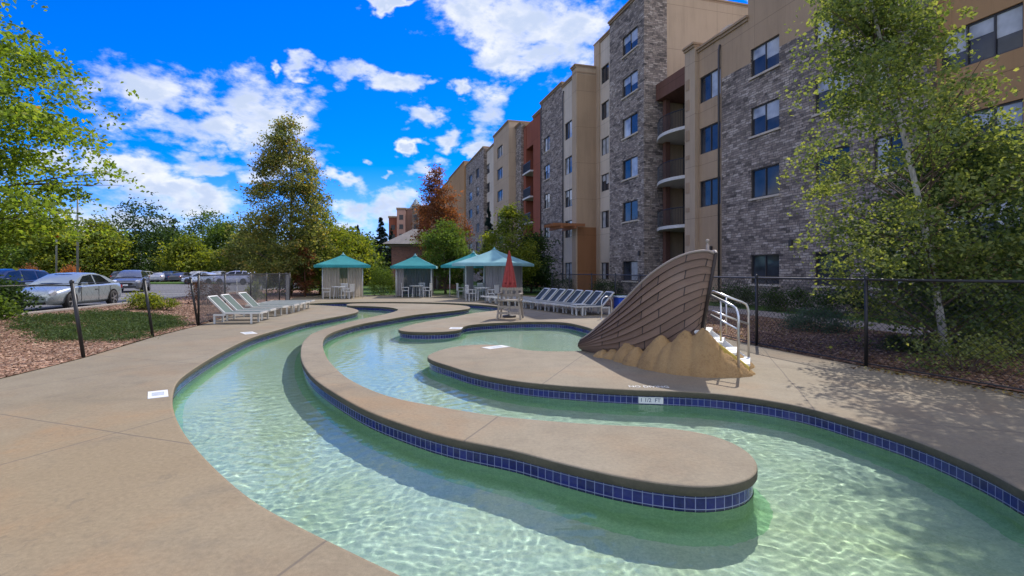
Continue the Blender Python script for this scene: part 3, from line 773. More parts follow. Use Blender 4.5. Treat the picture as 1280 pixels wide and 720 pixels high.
# round-topped parapet over the pilaster
mb = MB(); cs = (sD + sE) / 2 - .9; vs = []
n = 20
pr = [(cs + 1.75 * math.cos(math.pi * k / n), 14.0 + 1.95 * math.sin(math.pi * k / n)) for k in range(n + 1)]
for y in (-1.6, -2.0): vs += [(x, y, z) for x, z in pr]
fs = [tuple(range(n + 1))[::-1], tuple(range(n + 1, 2 * n + 2))] + [(k, k + 1, n + 2 + k, n + 1 + k) for k in range(n)]
mb.add(vs, fs); mb.build('arched_parapet', M_cream, APT)
# tower
oT = .6; sF, sG = SPX(805, oT), SPX(762, oT)
module('stone_tower_wall', sF, sG, oT, 20.6, M_stone2, back=1.75, cols=[(SPX(797, oT), SPX(778, oT))], rows=rowsz([1.7, 5.95, 9.0, 12.0, 14.95, 17.95], 1.4), seed=7)
module('stucco_wall', sF + .003, sG, oT - 1.752, 20.6, M_tan2, back=12, cap=True, seed=8)
# balcony bay between the tower and the pilaster
yB = -2.4
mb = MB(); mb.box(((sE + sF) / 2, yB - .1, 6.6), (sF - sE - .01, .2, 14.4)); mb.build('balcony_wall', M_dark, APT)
mb = MB(); mb.box(((sE + sF) / 2, -1.35, 13.75), (sF - sE - .012, 2.1, 1.1)); mb.build('balcony_lintel', M_dkred, APT)
mb = MB(); mb.box((sF - .35, -.9, 6.4), (.35, .35, 13.6)); mb.build('balcony_column', M_dkred, APT)
for z in (4.35, 7.35, 10.35):
    mb = MB(); rows = []
    m_ = 12; w = sF - sE - .02
    arc = [(sE + .01 + w * k / m_, -.75 + 1.05 * math.sin(math.pi * (.12 + .76 * k / m_))) for k in range(m_ + 1)]
    vs = [(x, y, z) for x, y in arc] + [(x, y, z + .2) for x, y in arc] + [(x, yB, z + .2) for x, y in arc] + [(x, yB, z) for x, y in arc]
    n = m_ + 1; fs = []
    for k in range(m_): fs += [(k, k + 1, n + k + 1, n + k), (n + k, n + k + 1, 2 * n + k + 1, 2 * n + k), (3 * n + k, 3 * n + k + 1, k + 1, k)]
    mb.add(vs, fs); bal = mb.build('balcony', M_slab, APT)
    rb = MB(); rb.tube([(x, y - .06, z + 1.25) for x, y in arc], .03, 6)
    for k in range(0, m_ * 3 + 1):
        x = arc[0][0] + w * k / (m_ * 3); y = -.75 + 1.05 * math.sin(math.pi * (.12 + .76 * k / (m_ * 3))) - .06
        rb.tube([(x, y, z + .19), (x, y, z + 1.25)], .012, 4, caps=False)
    rb.build('railing', M_rail, bal)
# narrow cream bay with pilaster, then the bay that comes forward
oN = -.3; sH = SPX(744, oN)
module('stucco_wall', sG, sH, oN, 20.9, M_cream, cols=[(SPX(761, oN) , SPX(751.5, oN))], rows=rowsz([1.7, 5.95, 9.0, 12.0, 14.95, 17.95], 1.4), seed=9, sill=False)
module('stucco_pilaster', SPX(750.5, oN), sH - .01, oN + .12, 21.0, M_tan2, back=2, cap=False)
oC = 1.5; sI, sJ = SPX(722, oC), SPX(703, oC)
module('stucco_wall', sI, sJ, oC, 18.3, [M_cream], cols=[(SPX(715, oC), SPX(706, oC))], rows=rowsz([1.7, 5.4, 8.1, 11.0, 14.1], 1.5), seed=10, sill=False)
mb = MB(); mb.box((sI - .02, oC - 2.1, 8.85), (.035, 4.3, 18.9)); mb.build('side_wall', M_tan, APT)
mb = MB(); mb.box((sI - .045, oC - 2.1, 2.4), (.02, 4.25, 6.0)); mb.build('entrance_wall', M_orange, APT)
module('stucco_pilaster', sI - .03, sI + .9, oC + .14, 18.9, M_tan2, back=4.4, cap=True)
mb = MB()
for k in range(5): mb.box((sI - .35 + k * .5, oC + .95, 5.55), (.14, 2.9, .24))
for y in (oC + .5, oC + 1.7): mb.box((sI + .65, y, 5.32), (2.9, .17, .24))
mb.build('timber_canopy', M_timber, APT)
# far bays, each with its own depth and height
o = .6; module('stone_wall', SPX(703, o), SPX(676, o), o, 19.6, M_stone2, cols=[(SPX(687, o) , SPX(680, o))], rows=rowsz([1.7, 5.9, 9.0, 12.0, 14.9], 1.5), seed=11)
s0, s1 = SPX(676, 0) + .5, SPX(654, 0); a0, a1 = SPX(666.5, 0), SPX(657, 0)
module('red_wall', s0 - 1.5, a0, 0, 19.5, M_red, seed=12); module('red_wall', a1, s1, -.02, 19.45, M_red, seed=13)
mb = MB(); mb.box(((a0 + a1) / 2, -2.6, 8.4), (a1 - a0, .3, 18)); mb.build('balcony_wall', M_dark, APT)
mb = MB(); mb.box(((a0 + a1) / 2, -1.0, 18.0), (a1 - a0 - .01, 1.8, 2.9)); mb.build('balcony_lintel', M_red, APT)
for z in (4.3, 7.4, 10.4, 13.4):
    mb = MB(); mb.box(((a0 + a1) / 2, -.9, z), (a1 - a0 - .02, 2.6, .2)); bal = mb.build('balcony', M_slab, APT)
    rb = MB(); rb.box(((a0 + a1) / 2, .33, z + 1.15), (a1 - a0 - .02, .05, .06))
    for k in range(26): rb.box((a0 + .1 + (a1 - a0 - .2) * k / 25, .33, z + .62), (.03, .03, 1.04))
    rb.build('railing', M_rail, bal)
o = .3; module('stone_wall', s1 - .1, SPX(636, o), o, 20.0, M_stone2, cols=[(SPX(645, o), SPX(638.5, o))], rows=rowsz([5.9, 9.0, 12.0, 15.0, 18.0], 1.5), seed=14, sill=False)
o = 1.2; module('stucco_wall', SPX(636, o), SPX(617, o), o, 20.8, M_tan2, cols=[(SPX(628, o), SPX(621.5, o))], rows=rowsz([5.9, 9.0, 12.0, 15.0, 18.0], 1.5), seed=15, sill=False)
o = .1; module('stucco_wall', SPX(617, 1.2), SPX(604, o), o, 20.9, M_cream, cols=[(SPX(612, o), SPX(606.5, o))], rows=rowsz([5.9, 9.0, 12.0, 15.0, 18.0], 1.5), seed=16, sill=False)
o = .6; module('stone_wall', SPX(604, o) - .4, SPX(580, o), o, 21.6, M_stone2, cols=[(SPX(598.5, o), SPX(595, o)), (SPX(590, o), SPX(586, o))], rows=rowsz([6.0, 9.1, 12.2, 15.3, 18.4], 1.6), seed=17, sill=False)
o = .9; module('stucco_wall', SPX(580, o) - .3, SPX(561, o), o, 22.5, M_brown, seed=18)
o = .2; module('stucco_wall', SPX(561, .9), SPX(548, o), o, 23.0, M_tan, seed=18)

for s, oo, top in ((SPX(902, 0) + .12, .04, 14.2), (SPX(722, 1.5) + 3.1, 1.56, 18.1), (SPX(676, .6) - .3, .66, 19.4)):
    mb = MB(); mb.tube([(s, oo + .05, .3), (s, oo + .05, top - .5), (s, oo - .02, top - .2)], .055, 8); mb.build('downpipe', M_frame, APT, smooth=True)
for s, oo in ((SPX(990, 0), .0), (SPX(1080, 0), .0), (SPX(889, 0), -.03), (SPX(800, .6), .6)):
    mb = MB(); mb.box((s, oo + .07, 2.9), (.16, .14, .34)); mb.build('wall_lamp', M_frame, APT, bevel=.02)

o = -1.2; module('stucco_wall', SPX(548, .2) - .4, SPX(534, o), o, 24.0, M_tan2, seed=19)

# the next block of the resort far behind, with a pointed stone turret
FAR = tag(empty('distant_building', AT(512, 172), R(100)), 'distant red and beige wing with a pointed grey turret above the brick pavilion roof', 'building')
def far_block(name, x0, x1, d, H, mat, wins=()):
    w0, w1 = (x0 - 512) / FPX * 172, (x1 - 512) / FPX * 172
    mb = MB(); mb.box((d, -(w0 + w1) / 2, H / 2 - .5), (12, abs(w1 - w0), H + 1)); mb.build(name, mat, FAR)
    m = MB(); m.box((d, -(w0 + w1) / 2, H + .2), (12.4, abs(w1 - w0) + .4, .5)); m.build('parapet_cap', M_cap, FAR)
    for z in wins:
        f = MB(); f.box((d - 6.03, -(w0 + w1) / 2, z), (.1, 1.2, 1.5)); f.build('window', M_frame, FAR)
far_block('red_wing', 488, 498, 0, 19.2, M_red, (7, 10, 13, 16)); far_block('pink_wing', 498, 508, -3, 21.6, M_pink, (10, 13, 16, 19)); far_block('rust_wing', 508, 516, 1, 22.0, M_pink)
far_block('turret_wall', 516, 524, -4, 22.5, M_stone2, (13, 16, 19)); far_block('red_wing', 524, 560, 2, 23, M_red)
mb = MB(); mb.lathe([(2.3, 22.4), (0.05, 25.8)], 4, (-4, -(520 - 512) / FPX * 172, 0)); mb.build('turret_roof', plain('slate', (.26, .30, .30), .7), FAR)

# brick pavilion with a grey hip roof
def mat_brick():
    m, t, b = newmat('red_brick'); v = facade_vec(t)
    br = t.node('ShaderNodeTexBrick'); t.put(br.inputs['Vector'], v); br.inputs['Scale'].default_value = 1
    br.inputs['Brick Width'].default_value = .215; br.inputs['Row Height'].default_value = .075; br.inputs['Mortar Size'].default_value = .008
    br.inputs['Color1'].default_value = (.14, .045, .028, 1); br.inputs['Color2'].default_value = (.25, .09, .05, 1); br.inputs['Mortar'].default_value = (.26, .22, .19, 1)
    t.l.new(br.outputs[0], b.inputs[0]); setb(b, rough=.9); return m
M_shingle = mat_ground('grey_shingle', [(.3, (.16, .15, .145)), (.6, (.24, .225, .21)), (.8, (.30, .28, .26))], 1.2, .4, 25, .03)
PAV = tag(empty('brick_pavilion', AT(530, 50), R(8)), 'low red brick pavilion with grey hipped roof behind the teal cabanas', 'building')
mb = MB(); mb.box((0, 2.5, 2.05), (6.2, 5.0, 4.2)); mb.build('wall', mat_brick(), PAV)
mb = MB(); mb.box((0, 2.5, 4.24), (6.5, 5.3, .3)); mb.build('fascia', plain('fascia', (.20, .15, .12), .7), PAV)
mb = MB(); x, y0, y1 = 3.9, -.7, 5.7
mb.add([(-x, y0, 4.32), (x, y0, 4.32), (x, y1, 4.32), (-x, y1, 4.32), (-1.2, 2.5, 6.0), (1.2, 2.5, 6.0)], [(0, 1, 5, 4), (1, 2, 5), (2, 3, 4, 5), (3, 0, 4), (3, 2, 1, 0)])
mb.build('roof', M_shingle, PAV)
mb = MB(); mb.box((-1.2, -.02, 2.4), (1.0, .06, 1.2)); w_ = mb.build('window', M_frame, PAV); mb = MB(); mb.box((-1.2, -.056, 2.4), (.86, .01, 1.06)); mb.build('pane', M_glass, w_)
mb = MB(); mb.box((1.3, -.02, 1.1), (1.0, .06, 2.1)); mb.build('door', plain('door_brown', (.09, .05, .035), .6), PAV)
# ================================================================== shipwreck slide
def mat_hull():
    m, t, b = newmat('hull_planks'); uv = t.uv(); o = t.obj()
    br = t.node('ShaderNodeTexBrick'); t.put(br.inputs['Vector'], uv); br.inputs['Scale'].default_value = 1; br.offset = .41; br.squash = 1.0
    br.inputs['Brick Width'].default_value = 1.15; br.inputs['Row Height'].default_value = 1.0; br.inputs['Mortar Size'].default_value = .016; br.inputs['Mortar Smooth'].default_value = .2
    br.inputs['Color1'].default_value = (.150, .094, .062, 1); br.inputs['Color2'].default_value = (.235, .155, .108, 1); br.inputs['Mortar'].default_value = (.03, .02, .016, 1)
    g = t.noise(t.scale(uv, (1.2, 7, 1)), 4, 6, .7, .4); w = t.noise(o, 1.6, 5, .65)
    c = t.mix(1.0, br.outputs[0], t.ramp(g, [(.28, (.66, .64, .62)), (.72, (1.28, 1.25, 1.22))]), 'MULTIPLY')
    c = t.mix(t.M('MULTIPLY', t.smooth(w, .5, .75), .5), c, (.21, .175, .145))
    t.l.new(c, b.inputs['Base Color']); setb(b, rough=.62); t.l.new(t.bump(t.M('SUBTRACT', g, t.M('MULTIPLY', br.outputs['Fac'], 1.5)), .35, .01), b.inputs['Normal']); return m
M_hull = mat_hull(); M_hulltrim = plain('hull_trim', (.30, .25, .21), .6)
M_sand = mat_ground('sculpted_sand', [(.28, (.15, .09, .045)), (.45, (.32, .205, .095)), (.6, (.37, .245, .115)), (.78, (.47, .34, .19))], 3.4, .8, 38, .02)
M_chute = plain('blue_chute', (.10, .38, .62), .25, .1, 4); M_white = plain('white_paint', (.74, .74, .72), .45, .06, 5); M_steel = plain('brushed_steel', (.62, .63, .64), .28, .06, 20, metal=.85)
M_step = plain('white_step', (.70, .71, .70), .6, .1, 14); M_yellow = plain('yellow_edge', (.62, .48, .10), .6)
ROOT0 = Vector((2.4, 9.2, 0))
SLIDE = tag(empty('shipwreck_slide', ROOT0), 'brown planked ship bow rising from golden sand mounds at the edge of the pool', 'water slide')
T0 = G(727, 438); HD = Vector((.561, -.828, 0)); HM = Vector((-.828, -.561, 0)); C0 = T0 - HM * .42; C0.z = 0
def hull_pt(px, py, w):
    k = (px - CX) / FPX
    Y = (C0.dot(HM) + w) / (k * HM.x + HM.y)
    return Vector((k * Y, Y, ZAT(py, Y)))
gun_px = [(725.5, 425), (736, 418), (747, 408), (764, 392), (784, 371.5), (806, 349), (828, 332), (848, 321), (867, 315), (884, 313.5), (894, 317)]
bot_px = [(729, 438.5), (742, 443), (757, 448), (775, 453), (795, 455), (815, 453), (834, 446), (850, 436), (862, 427), (871, 418), (877, 410)]
def poly_at(px, u):
    P = catmull([Vector((a, b, 0)) for a, b in px], 1.5, False)
    L = [0]
    for a, b in zip(P, P[1:]): L.append(L[-1] + (b - a).length)
    out = []
    for q in u:
        d = q * L[-1]; j = max(0, min(len(L) - 2, next((i for i in range(len(L) - 1) if L[i + 1] >= d), len(L) - 2)))
        out.append(P[j].lerp(P[j + 1], (d - L[j]) / max(1e-9, L[j + 1] - L[j])))
    return out
NI, NP = 44, 11
us = [i / NI for i in range(NI + 1)]
gp, bp = poly_at(gun_px, us), poly_at(bot_px, us)
def hw(u): return (.40 + .14 * math.sin(math.pi * min(1, u * 1.2))) * max(0, 1 - max(0, (u - .45) / .55) ** 2.6) + .02
side = []
for i, u in enumerate(us):
    w = hw(u)
    side.append((hull_pt(gp[i].x, gp[i].y, w), hull_pt(bp[i].x, bp[i].y, w * .8), w))
def mirror(p): return p - HM * (2 * (p - C0).dot(HM))
def hull_rows(mir):
    rows = []
    for k in range(NP):
        for e in (0, 1):
            j = (k + e) / NP; row = []
            for i, u in enumerate(us):
                g, b, w = side[i]
                p = g.lerp(b, j) + HM * (.10 * math.sin(math.pi * j) * (1 - u) ** .3 * min(1, w * 3) + (.026 if e else 0))
                p = p - ROOT0 if not mir else mirror(p) - ROOT0
                row.append(p)
            rows.append(row)
    rows.append([(mirror(side[i][1]) if mir else side[i][1]) - ROOT0 + Vector((0, 0, -.3)) for i in range(NI + 1)])
    return rows
mb = MB(); mb.grid(hull_rows(False)); mb.grid(hull_rows(True), flip=True)
a, b, _ = side[0]; mb.quad(a - ROOT0, mirror(a) - ROOT0, mirror(b) - ROOT0 + Vector((0, 0, -.3)), b - ROOT0 + Vector((0, 0, -.3)))
ho = mb.build('hull', M_hull, SLIDE, auto=28)
ul = ho.data.uv_layers.new(name='UVMap'); nr = 2 * NP + 1; per = nr * (NI + 1)
for poly in ho.data.polygons:
    for li in poly.loop_indices:
        vi = ho.data.loops[li].vertex_index
        r_, c_ = divmod(vi % per, NI + 1); ul.data[li].uv = (c_ / NI * 3.6, min(NP, (r_ // 2) + (r_ % 2)) if vi < 2 * per else .5)
mb = MB()
for mir in (False, True): mb.tube([((mirror(s[0]) if mir else s[0]) - ROOT0 + Vector((0, 0, .0))) for s in side], .022, 8)
mb.build('gunwale', M_hulltrim, SLIDE, smooth=True)
mb = MB(); mb.tube([side[-1][0] - ROOT0 + Vector((0, 0, .02)) + HD * .015, side[-1][1] - ROOT0 + HD * .015], .03, 8); mb.build('stem_post', M_hull, SLIDE, smooth=True)
rows = []
for i in range(0, NI - 3):
    g, b_, w = side[i]; gm = mirror(g); row = []
    for q in range(9):
        v = q / 8; p = g.lerp(gm, .04 + .92 * v) - ROOT0; p.z -= .05 + (.30 * min(1, w * 2.2)) * math.sin(math.pi * v) ** .6 if i else .04 + .22 * math.sin(math.pi * v) ** .6
        row.append(p)
    rows.append(row)
lip = [Vector(p) - HD * .10 - Vector((0, 0, .05)) for p in rows[0]]
mb = MB(); mb.grid([lip] + rows); mb.build('chute', M_chute, SLIDE, smooth=True)
pp = hull_pt(884.5, 313, .02) - ROOT0
mb = MB(); mb.lathe([(.028, -.12), (.028, .09), (.016, .10), (.016, .13), (.03, .145), (.034, .165), (.024, .185), (.001, .19)], 10, pp); mb.build('bow_post', M_hulltrim, SLIDE, smooth=True)
# sand mounds round its foot
bumps = []
for px, py, h, r, sh in ((751, 446, .13, .20, .05), (762, 448, .17, .22, .08), (779, 452, .36, .34, .16), (790, 456, .30, .26, .1), (813, 461, .53, .42, .22), (828, 464, .44, .32, .15), (841, 466, .64, .44, .25), (862, 468, .68, .46, .27), (873, 468.5, .66, .34, .16), (884, 468.5, .44, .34, .14), (899, 468.5, .32, .32, .12), (913, 468, .22, .28, .08), (925, 466.5, .12, .22, .02)):
    p = G(px, py); q = p - HM * sh * 1.25; bumps.append((q.x, q.y, h, r))
for t_ in (1.0, 1.6, 2.2, 2.7): q = C0 + HD * t_ - HM * .55; bumps.append((q.x, q.y, .35 + .1 * math.sin(t_ * 9), .42))
bumps.append((3.35, 8.95, .55, .5)); bumps.append((3.75, 8.95, .3, .42))
from mathutils import noise as mnoise
x0, y0, st, nx, ny = 1.5, 7.6, .028, 104, 104
rows = []
for j in range(ny):
    row = []
    for i in range(nx):
        x, y = x0 + i * st, y0 + j * st; z = -.05
        for bx, by, h, r in bumps:
            d = math.hypot(x - bx, y - by) / r
            if d < 1: z = max(z, h * 1.05 * (1 - d ** 1.25) ** .78)
        z += (.022 * mnoise.noise(Vector((x * 7, y * 7, 3))) + .018 * mnoise.noise(Vector((x * 19, y * 19, z * 9)))) if z > 0 else 0
        row.append(Vector((x, y, z)) - ROOT0)
    rows.append(row)
mb = MB(); mb.grid(rows); keep = [(f, m) for f, m in zip(mb.f, mb.m) if max(mb.v[i][2] for i in f) > -.01]
mb.f = [f for f, m in keep]; mb.m = [m for f, m in keep]; mb.build('sand_mound', M_sand, SLIDE, smooth=True)
# stairs behind the bow and their rails
sb = Vector((3.93, 8.47, 0)); sd_ = Vector((-.905, .425, 0)); sw = Vector((.425, .905, 0)); ang = math.atan2(sd_.y, sd_.x)
for k in range(4):
    mb = MB(); c = sb + sd_ * (.11 + k * .2) - ROOT0; mb.box((c.x, c.y, .16 * (k + 1) - .02), (.24, .74, .04), (0, 0, ang)); mb.box((c.x + sd_.x * .09, c.y + sd_.y * .09, .16 * (k + 1) - .11), (.03, .74, .15), (0, 0, ang)); mb.build('step', M_step, SLIDE, bevel=.006)
for s in (-1, 1):
    mb = MB(); p0 = sb + sw * .40 * s - ROOT0; p1 = p0 + sd_ * .66 + Vector((0, 0, .50))
    rows = [[p0 + sw * a + Vector((0, 0, z)), p1 + sw * a + Vector((0, 0, z))] for a, z in ((-.03, -.0), (-.03, .12), (.03, .12), (.03, -.0))]
    mb.grid(rows); mb.build('stringer', M_yellow if s < 0 else M_step, SLIDE)
def rail(base, top_z, end, drop):
    b_, e = Vector(base), Vector(end); t_ = Vector((b_.x, b_.y, top_z)); d = (e - t_).normalized()
    mb = MB()
    pts = [b_, Vector((b_.x, b_.y, top_z - .13)), Vector((b_.x, b_.y, top_z - .06)) + d * .02, t_ + d * .05 - Vector((0, 0, .012)), t_ + d * .13 , e]
    mb.tube([p - ROOT0 for p in pts], .021, 10)
    mb.tube([Vector((b_.x, b_.y, top_z - drop)) - ROOT0, e - Vector((0, 0, drop)) - ROOT0], .019, 8)
    for u in (.62,): q = t_.lerp(e, u); mb.tube([q - ROOT0, Vector((q.x, q.y, .5)) - ROOT0], .017, 8)
    mb.lathe([(.0, .012), (.045, .012), (.045, 0)], 12, b_ - ROOT0)
    mb.build('handrail', M_steel, SLIDE, smooth=True)
rail((3.53, 7.98, 0), 1.05, (3.30, 8.5, 1.235), .33); rail((4.30, 9.30, 0), 1.03, (3.62, 9.25, 1.275), .36)

# ================================================================== chain-link fences
M_fence = plain('black_vinyl_fence', (.012, .012, .013), .45); M_toprail = plain('fence_rail', (.03, .03, .032), .38, metal=.2); M_wire = plain('grey_wire', (.16, .17, .18), .5, metal=.4)
def fence_bay(root, a, b, h, lean=(0, 0), pitch=.075, wire=.0017, mat=None):
    d = (b - a); L = d.length; d = d / L; up = Vector((lean[0], lean[1], h)) / h
    side_ = d.cross(Vector((0, 0, 1)))
    mb = MB(); step = pitch * 1.414; n = int((L + h) / step)
    P = lambda s, z: a + d * s + up * z
    H0, H1 = .05, h - .03; hh = H1 - H0
    for sg in (1, -1):
        for k in range(n + 1):
            s0 = k * step - (hh if sg > 0 else 0); s1 = s0 + sg * hh if sg > 0 else s0 - hh
            # clip the diagonal to the bay
            z0, z1 = H0, H1
            q0, q1 = s0, s0 + hh if sg > 0 else s0 - hh
            def cl(q, z, qb, zb):
                if q < 0: f = (0 - q) / (qb - q); return 0.0, z + (zb - z) * f
                if q > L: f = (L - q) / (qb - q); return L, z + (zb - z) * f
                return q, z
            if max(q0, q1) <= 0 or min(q0, q1) >= L: continue
            c0 = cl(q0, z0, q1, z1); c1 = cl(q1, z1, q0, z0)
            p, q = P(*c0), P(*c1); u = (q - p).normalized(); v = u.cross(side_).normalized() * wire; w = side_ * wire
            mb.add([p + v, p - v * .5 + w, p - v * .5 - w, q + v, q - v * .5 + w, q - v * .5 - w], [(0, 1, 4, 3), (1, 2, 5, 4), (2, 0, 3, 5)])
    mb.build('chain_link_mesh', mat or M_fence, root)
def post(root, p, h, lean=(0, 0), r=.03, mat=None, cap=True):
    mb = MB(); q = p + Vector((lean[0], lean[1], h)); mb.tube([p - Vector((0, 0, .05)), q], r, 10)
    if cap: mb.lathe([(r * 1.2, -.02), (r * 1.2, .012), (r * .8, .035), (.001, .045)], 10, q)
    mb.build('fence_post', mat or M_fence, root, smooth=True)
def fence(name, label, pts, h, leans=None, rail_z=None, rail_r=.022, bottom=True, pitch=.075, wire=.0017, group=None, mat=None, postr=.03):
    base = pts[0]; root = tag(empty(name, base), label, 'fence')
    Q = [p - base for p in pts]; leans = leans or [(0, 0)] * len(Q)
    for p, l in zip(Q, leans): post(root, p, h, l, postr)
    for i in range(len(Q) - 1):
        fence_bay(root, Q[i], Q[i + 1], h, leans[i], pitch * (1 if Q[i].length < 15 else 1.5), wire, mat)
    mb = MB(); mb.tube([p + Vector((l[0], l[1], h - .03)) for p, l in zip(Q, leans)], rail_r, 8); mb.build('top_rail', M_toprail, root, smooth=True)
    if bottom:
        mb = MB(); mb.tube([p + Vector((0, 0, .05)) for p in Q], .012, 6); mb.build('bottom_rail', M_toprail, root, smooth=True)
    return root
rf = [Vector(p) for p in ((8.9, .1, 0), (7.75, 4.2, 0), (6.82, 6.82, 0), (6.03, 8.79, 0), (5.35, 11.3, 0), (5.05, 14, 0), (5.0, 17, 0), (4.95, 20, 0), (4.6, 23, 0), (4.0, 26, 0), (3.2, 29, 0), (2.5, 32.6, 0))]
rf = [p + Vector((.05, 0, 0)) for p in rf]
fence('chain_link_fence', 'black chain link fence with straight posts in front of the birch tree', [rf[1], rf[3], rf[4], rf[5], rf[6], rf[7], rf[8], rf[9], rf[10], rf[11]], 1.52, wire=.0031, pitch=.075)
lf = [G(-150, 520), G(107, 447), G(193, 421), G(249, 407)]
lf = [p + Vector((-.03, 0, 0)) for p in lf]
fence('leaning_fence', 'low black wire fence with outward leaning posts along the left mulch bed', lf, 1.43, [(-.27, .02), (-.25, .02), (-.24, .02), (-.25, .02)], rail_r=.006, bottom=False, pitch=.16, wire=.0006, postr=.033)
lg = [G(249, 407), G(282, 396.5), G(314, 387.4), G(334, 381.6), G(350, 379.3), G(363, 377.6), Vector((-12.9, 29.3, 0)), Vector((-13.8, 31.5, 0))]
fence('grey_mesh_fence', 'grey mesh fence with close dark posts behind the left row of loungers', [p + Vector((-.08, .1, 0)) for p in lg], 1.55, pitch=.06, wire=.0032, mat=M_wire)
mb = MB(); mb.box((0, 0, 0), (.5, .012, .6)); fsn = mb.build('fence_sign', M_white, None, loc=AT(296, 19.9, 1.05), rz=R(-60))
tag(fsn, 'small white notice wired to the fence behind the left loungers', 'sign')

# ================================================================== sun loungers
M_pvc = plain('white_resin', (.62, .62, .59), .4, .05, 8); M_sling = mat_wood('green_sling', (.035, .085, .068), (1, 40, 1)); M_sling2 = mat_wood('grey_blue_sling', (.035, .05, .06), (1, 40, 1))
def lounger(name, raised, sling):
    """x towards the foot; the head is at x = 0"""
    root = empty(name); L, W_, z = 1.80, .58, .33
    f = MB()
    for s in (-1, 1): f.box(((L + .72) / 2 if raised else L / 2, s * W_ / 2, z), (L - .72 if raised else L, .038, .055))
    f.box((L - .025, 0, z - .002), (.05, W_ - .05, .056)); f.box((.74, 0, z - .04), (.05, W_, .05))
    f.build('frame', M_pvc, root)
    for x in (.42, L - .28):
        for s in (-1, 1):
            m = MB(); m.box((x, s * (W_ / 2 - .005), z / 2 - .01), (.055, .045, z - .02)); m.build('leg', M_pvc, root)
    for s in (-1, 1):
        m = MB(); m.box((.57, s * (W_ / 2 + .001), z - .05), (.36, .05, .055)); m.build('side_rail', M_pvc, root)
    s_ = MB(); rows = []
    for i in range(13):
        x = .74 + (L - .78) * i / 12; rows.append([(x, y, z + .012 - .03 * math.cos(y / W_ * math.pi) * math.sin(math.pi * i / 12)) for y in (-.29, -.15, 0, .15, .29)])
    s_.grid(rows); s_.build('seat_sling', sling, root, smooth=True)
    b = empty('backrest'); b.parent = root; b.location = (.72, 0, z); a = R(46) if raised else R(0)
    b.rotation_euler = (0, a, 0)
    m = MB()
    for s in (-1, 1): m.box((-.36, s * W_ / 2, 0), (.74, .036, .05))
    m.box((-.71, 0, 0), (.04, W_ - .05, .048)); m.build('back_frame', M_pvc, b)
    m = MB(); m.grid([[(-.69 + .68 * i / 8, y, .012 - .03 * math.cos(y / W_ * math.pi) * math.sin(math.pi * i / 8)) for y in (-.29, -.15, 0, .15, .29)] for i in range(9)]); m.build('back_sling', sling, b, smooth=True)
    return root
def row_of(proto, lab, grp, spots, rz):
    for i, (x, y, j) in enumerate(spots):
        o = proto if i == 0 else copy_tree(proto)
        o.location = (x, y, 0); o.rotation_euler = (0, 0, rz + j); tag(o, lab[i] if isinstance(lab, list) else lab, 'lounger', grp)
rng = random.Random(4)
LL = [(-9.72, 16.2, 0), (-9.95, 17.3, .03), (-10.2, 18.9, -.03)]
row_of(lounger('sun_lounger', True, M_sling), ['raised green sling lounger at the near end of the left row', 'second raised green sling lounger from the near end of the left row', 'raised green sling lounger beside the lowered ones in the left row'], 'loungers along the left fence', LL, R(6))
LF = [(-10.25, 19.9, .02), (-10.35, 20.8, 0), (-10.5, 21.7, -.02), (-10.65, 22.6, .02)]
row_of(lounger('flat_lounger', False, M_sling), 'lowered green sling lounger in the far half of the left row', 'lowered loungers along the left fence', LF, R(6))
d = Vector((-.44, .90, 0)); p0 = Vector((3.98, 19.75, 0))
RR = [(p0 + d * (i * .69), rng.uniform(-.04, .04)) for i in range(8)]
row_of(lounger('sun_lounger', True, M_sling2), ['raised grey sling lounger nearest the blue bin in the shade'] + ['raised grey sling lounger between the two ends of the shaded row'] * 6 + ['raised grey sling lounger at the far end of the shaded row'], 'raised loungers along the right fence', [(p.x, p.y, j) for p, j in RR], R(199))
RF = [(p0 + d * (5.9 + i * .74), rng.uniform(-.03, .03)) for i in range(5)]
row_of(lounger('flat_lounger', False, M_sling2), 'lowered grey lounger at the far end of the shaded right row', 'lowered loungers along the right fence', [(p.x, p.y, j) for p, j in RF], R(206))

def side_table(name, loc, lab):
    root = tag(empty(name, loc, .3), lab, 'table'); m = MB(); m.box((0, 0, .40), (.46, .46, .035)); m.build('table_top', M_pvc, root, bevel=.008)
    for x in (-.18, .18):
        for y in (-.18, .18): m = MB(); m.box((x, y, .19), (.045, .045, .385)); m.build('leg', M_pvc, root)
side_table('side_table', (2.52, 19.3, 0), 'small square white table in front of the shaded loungers')
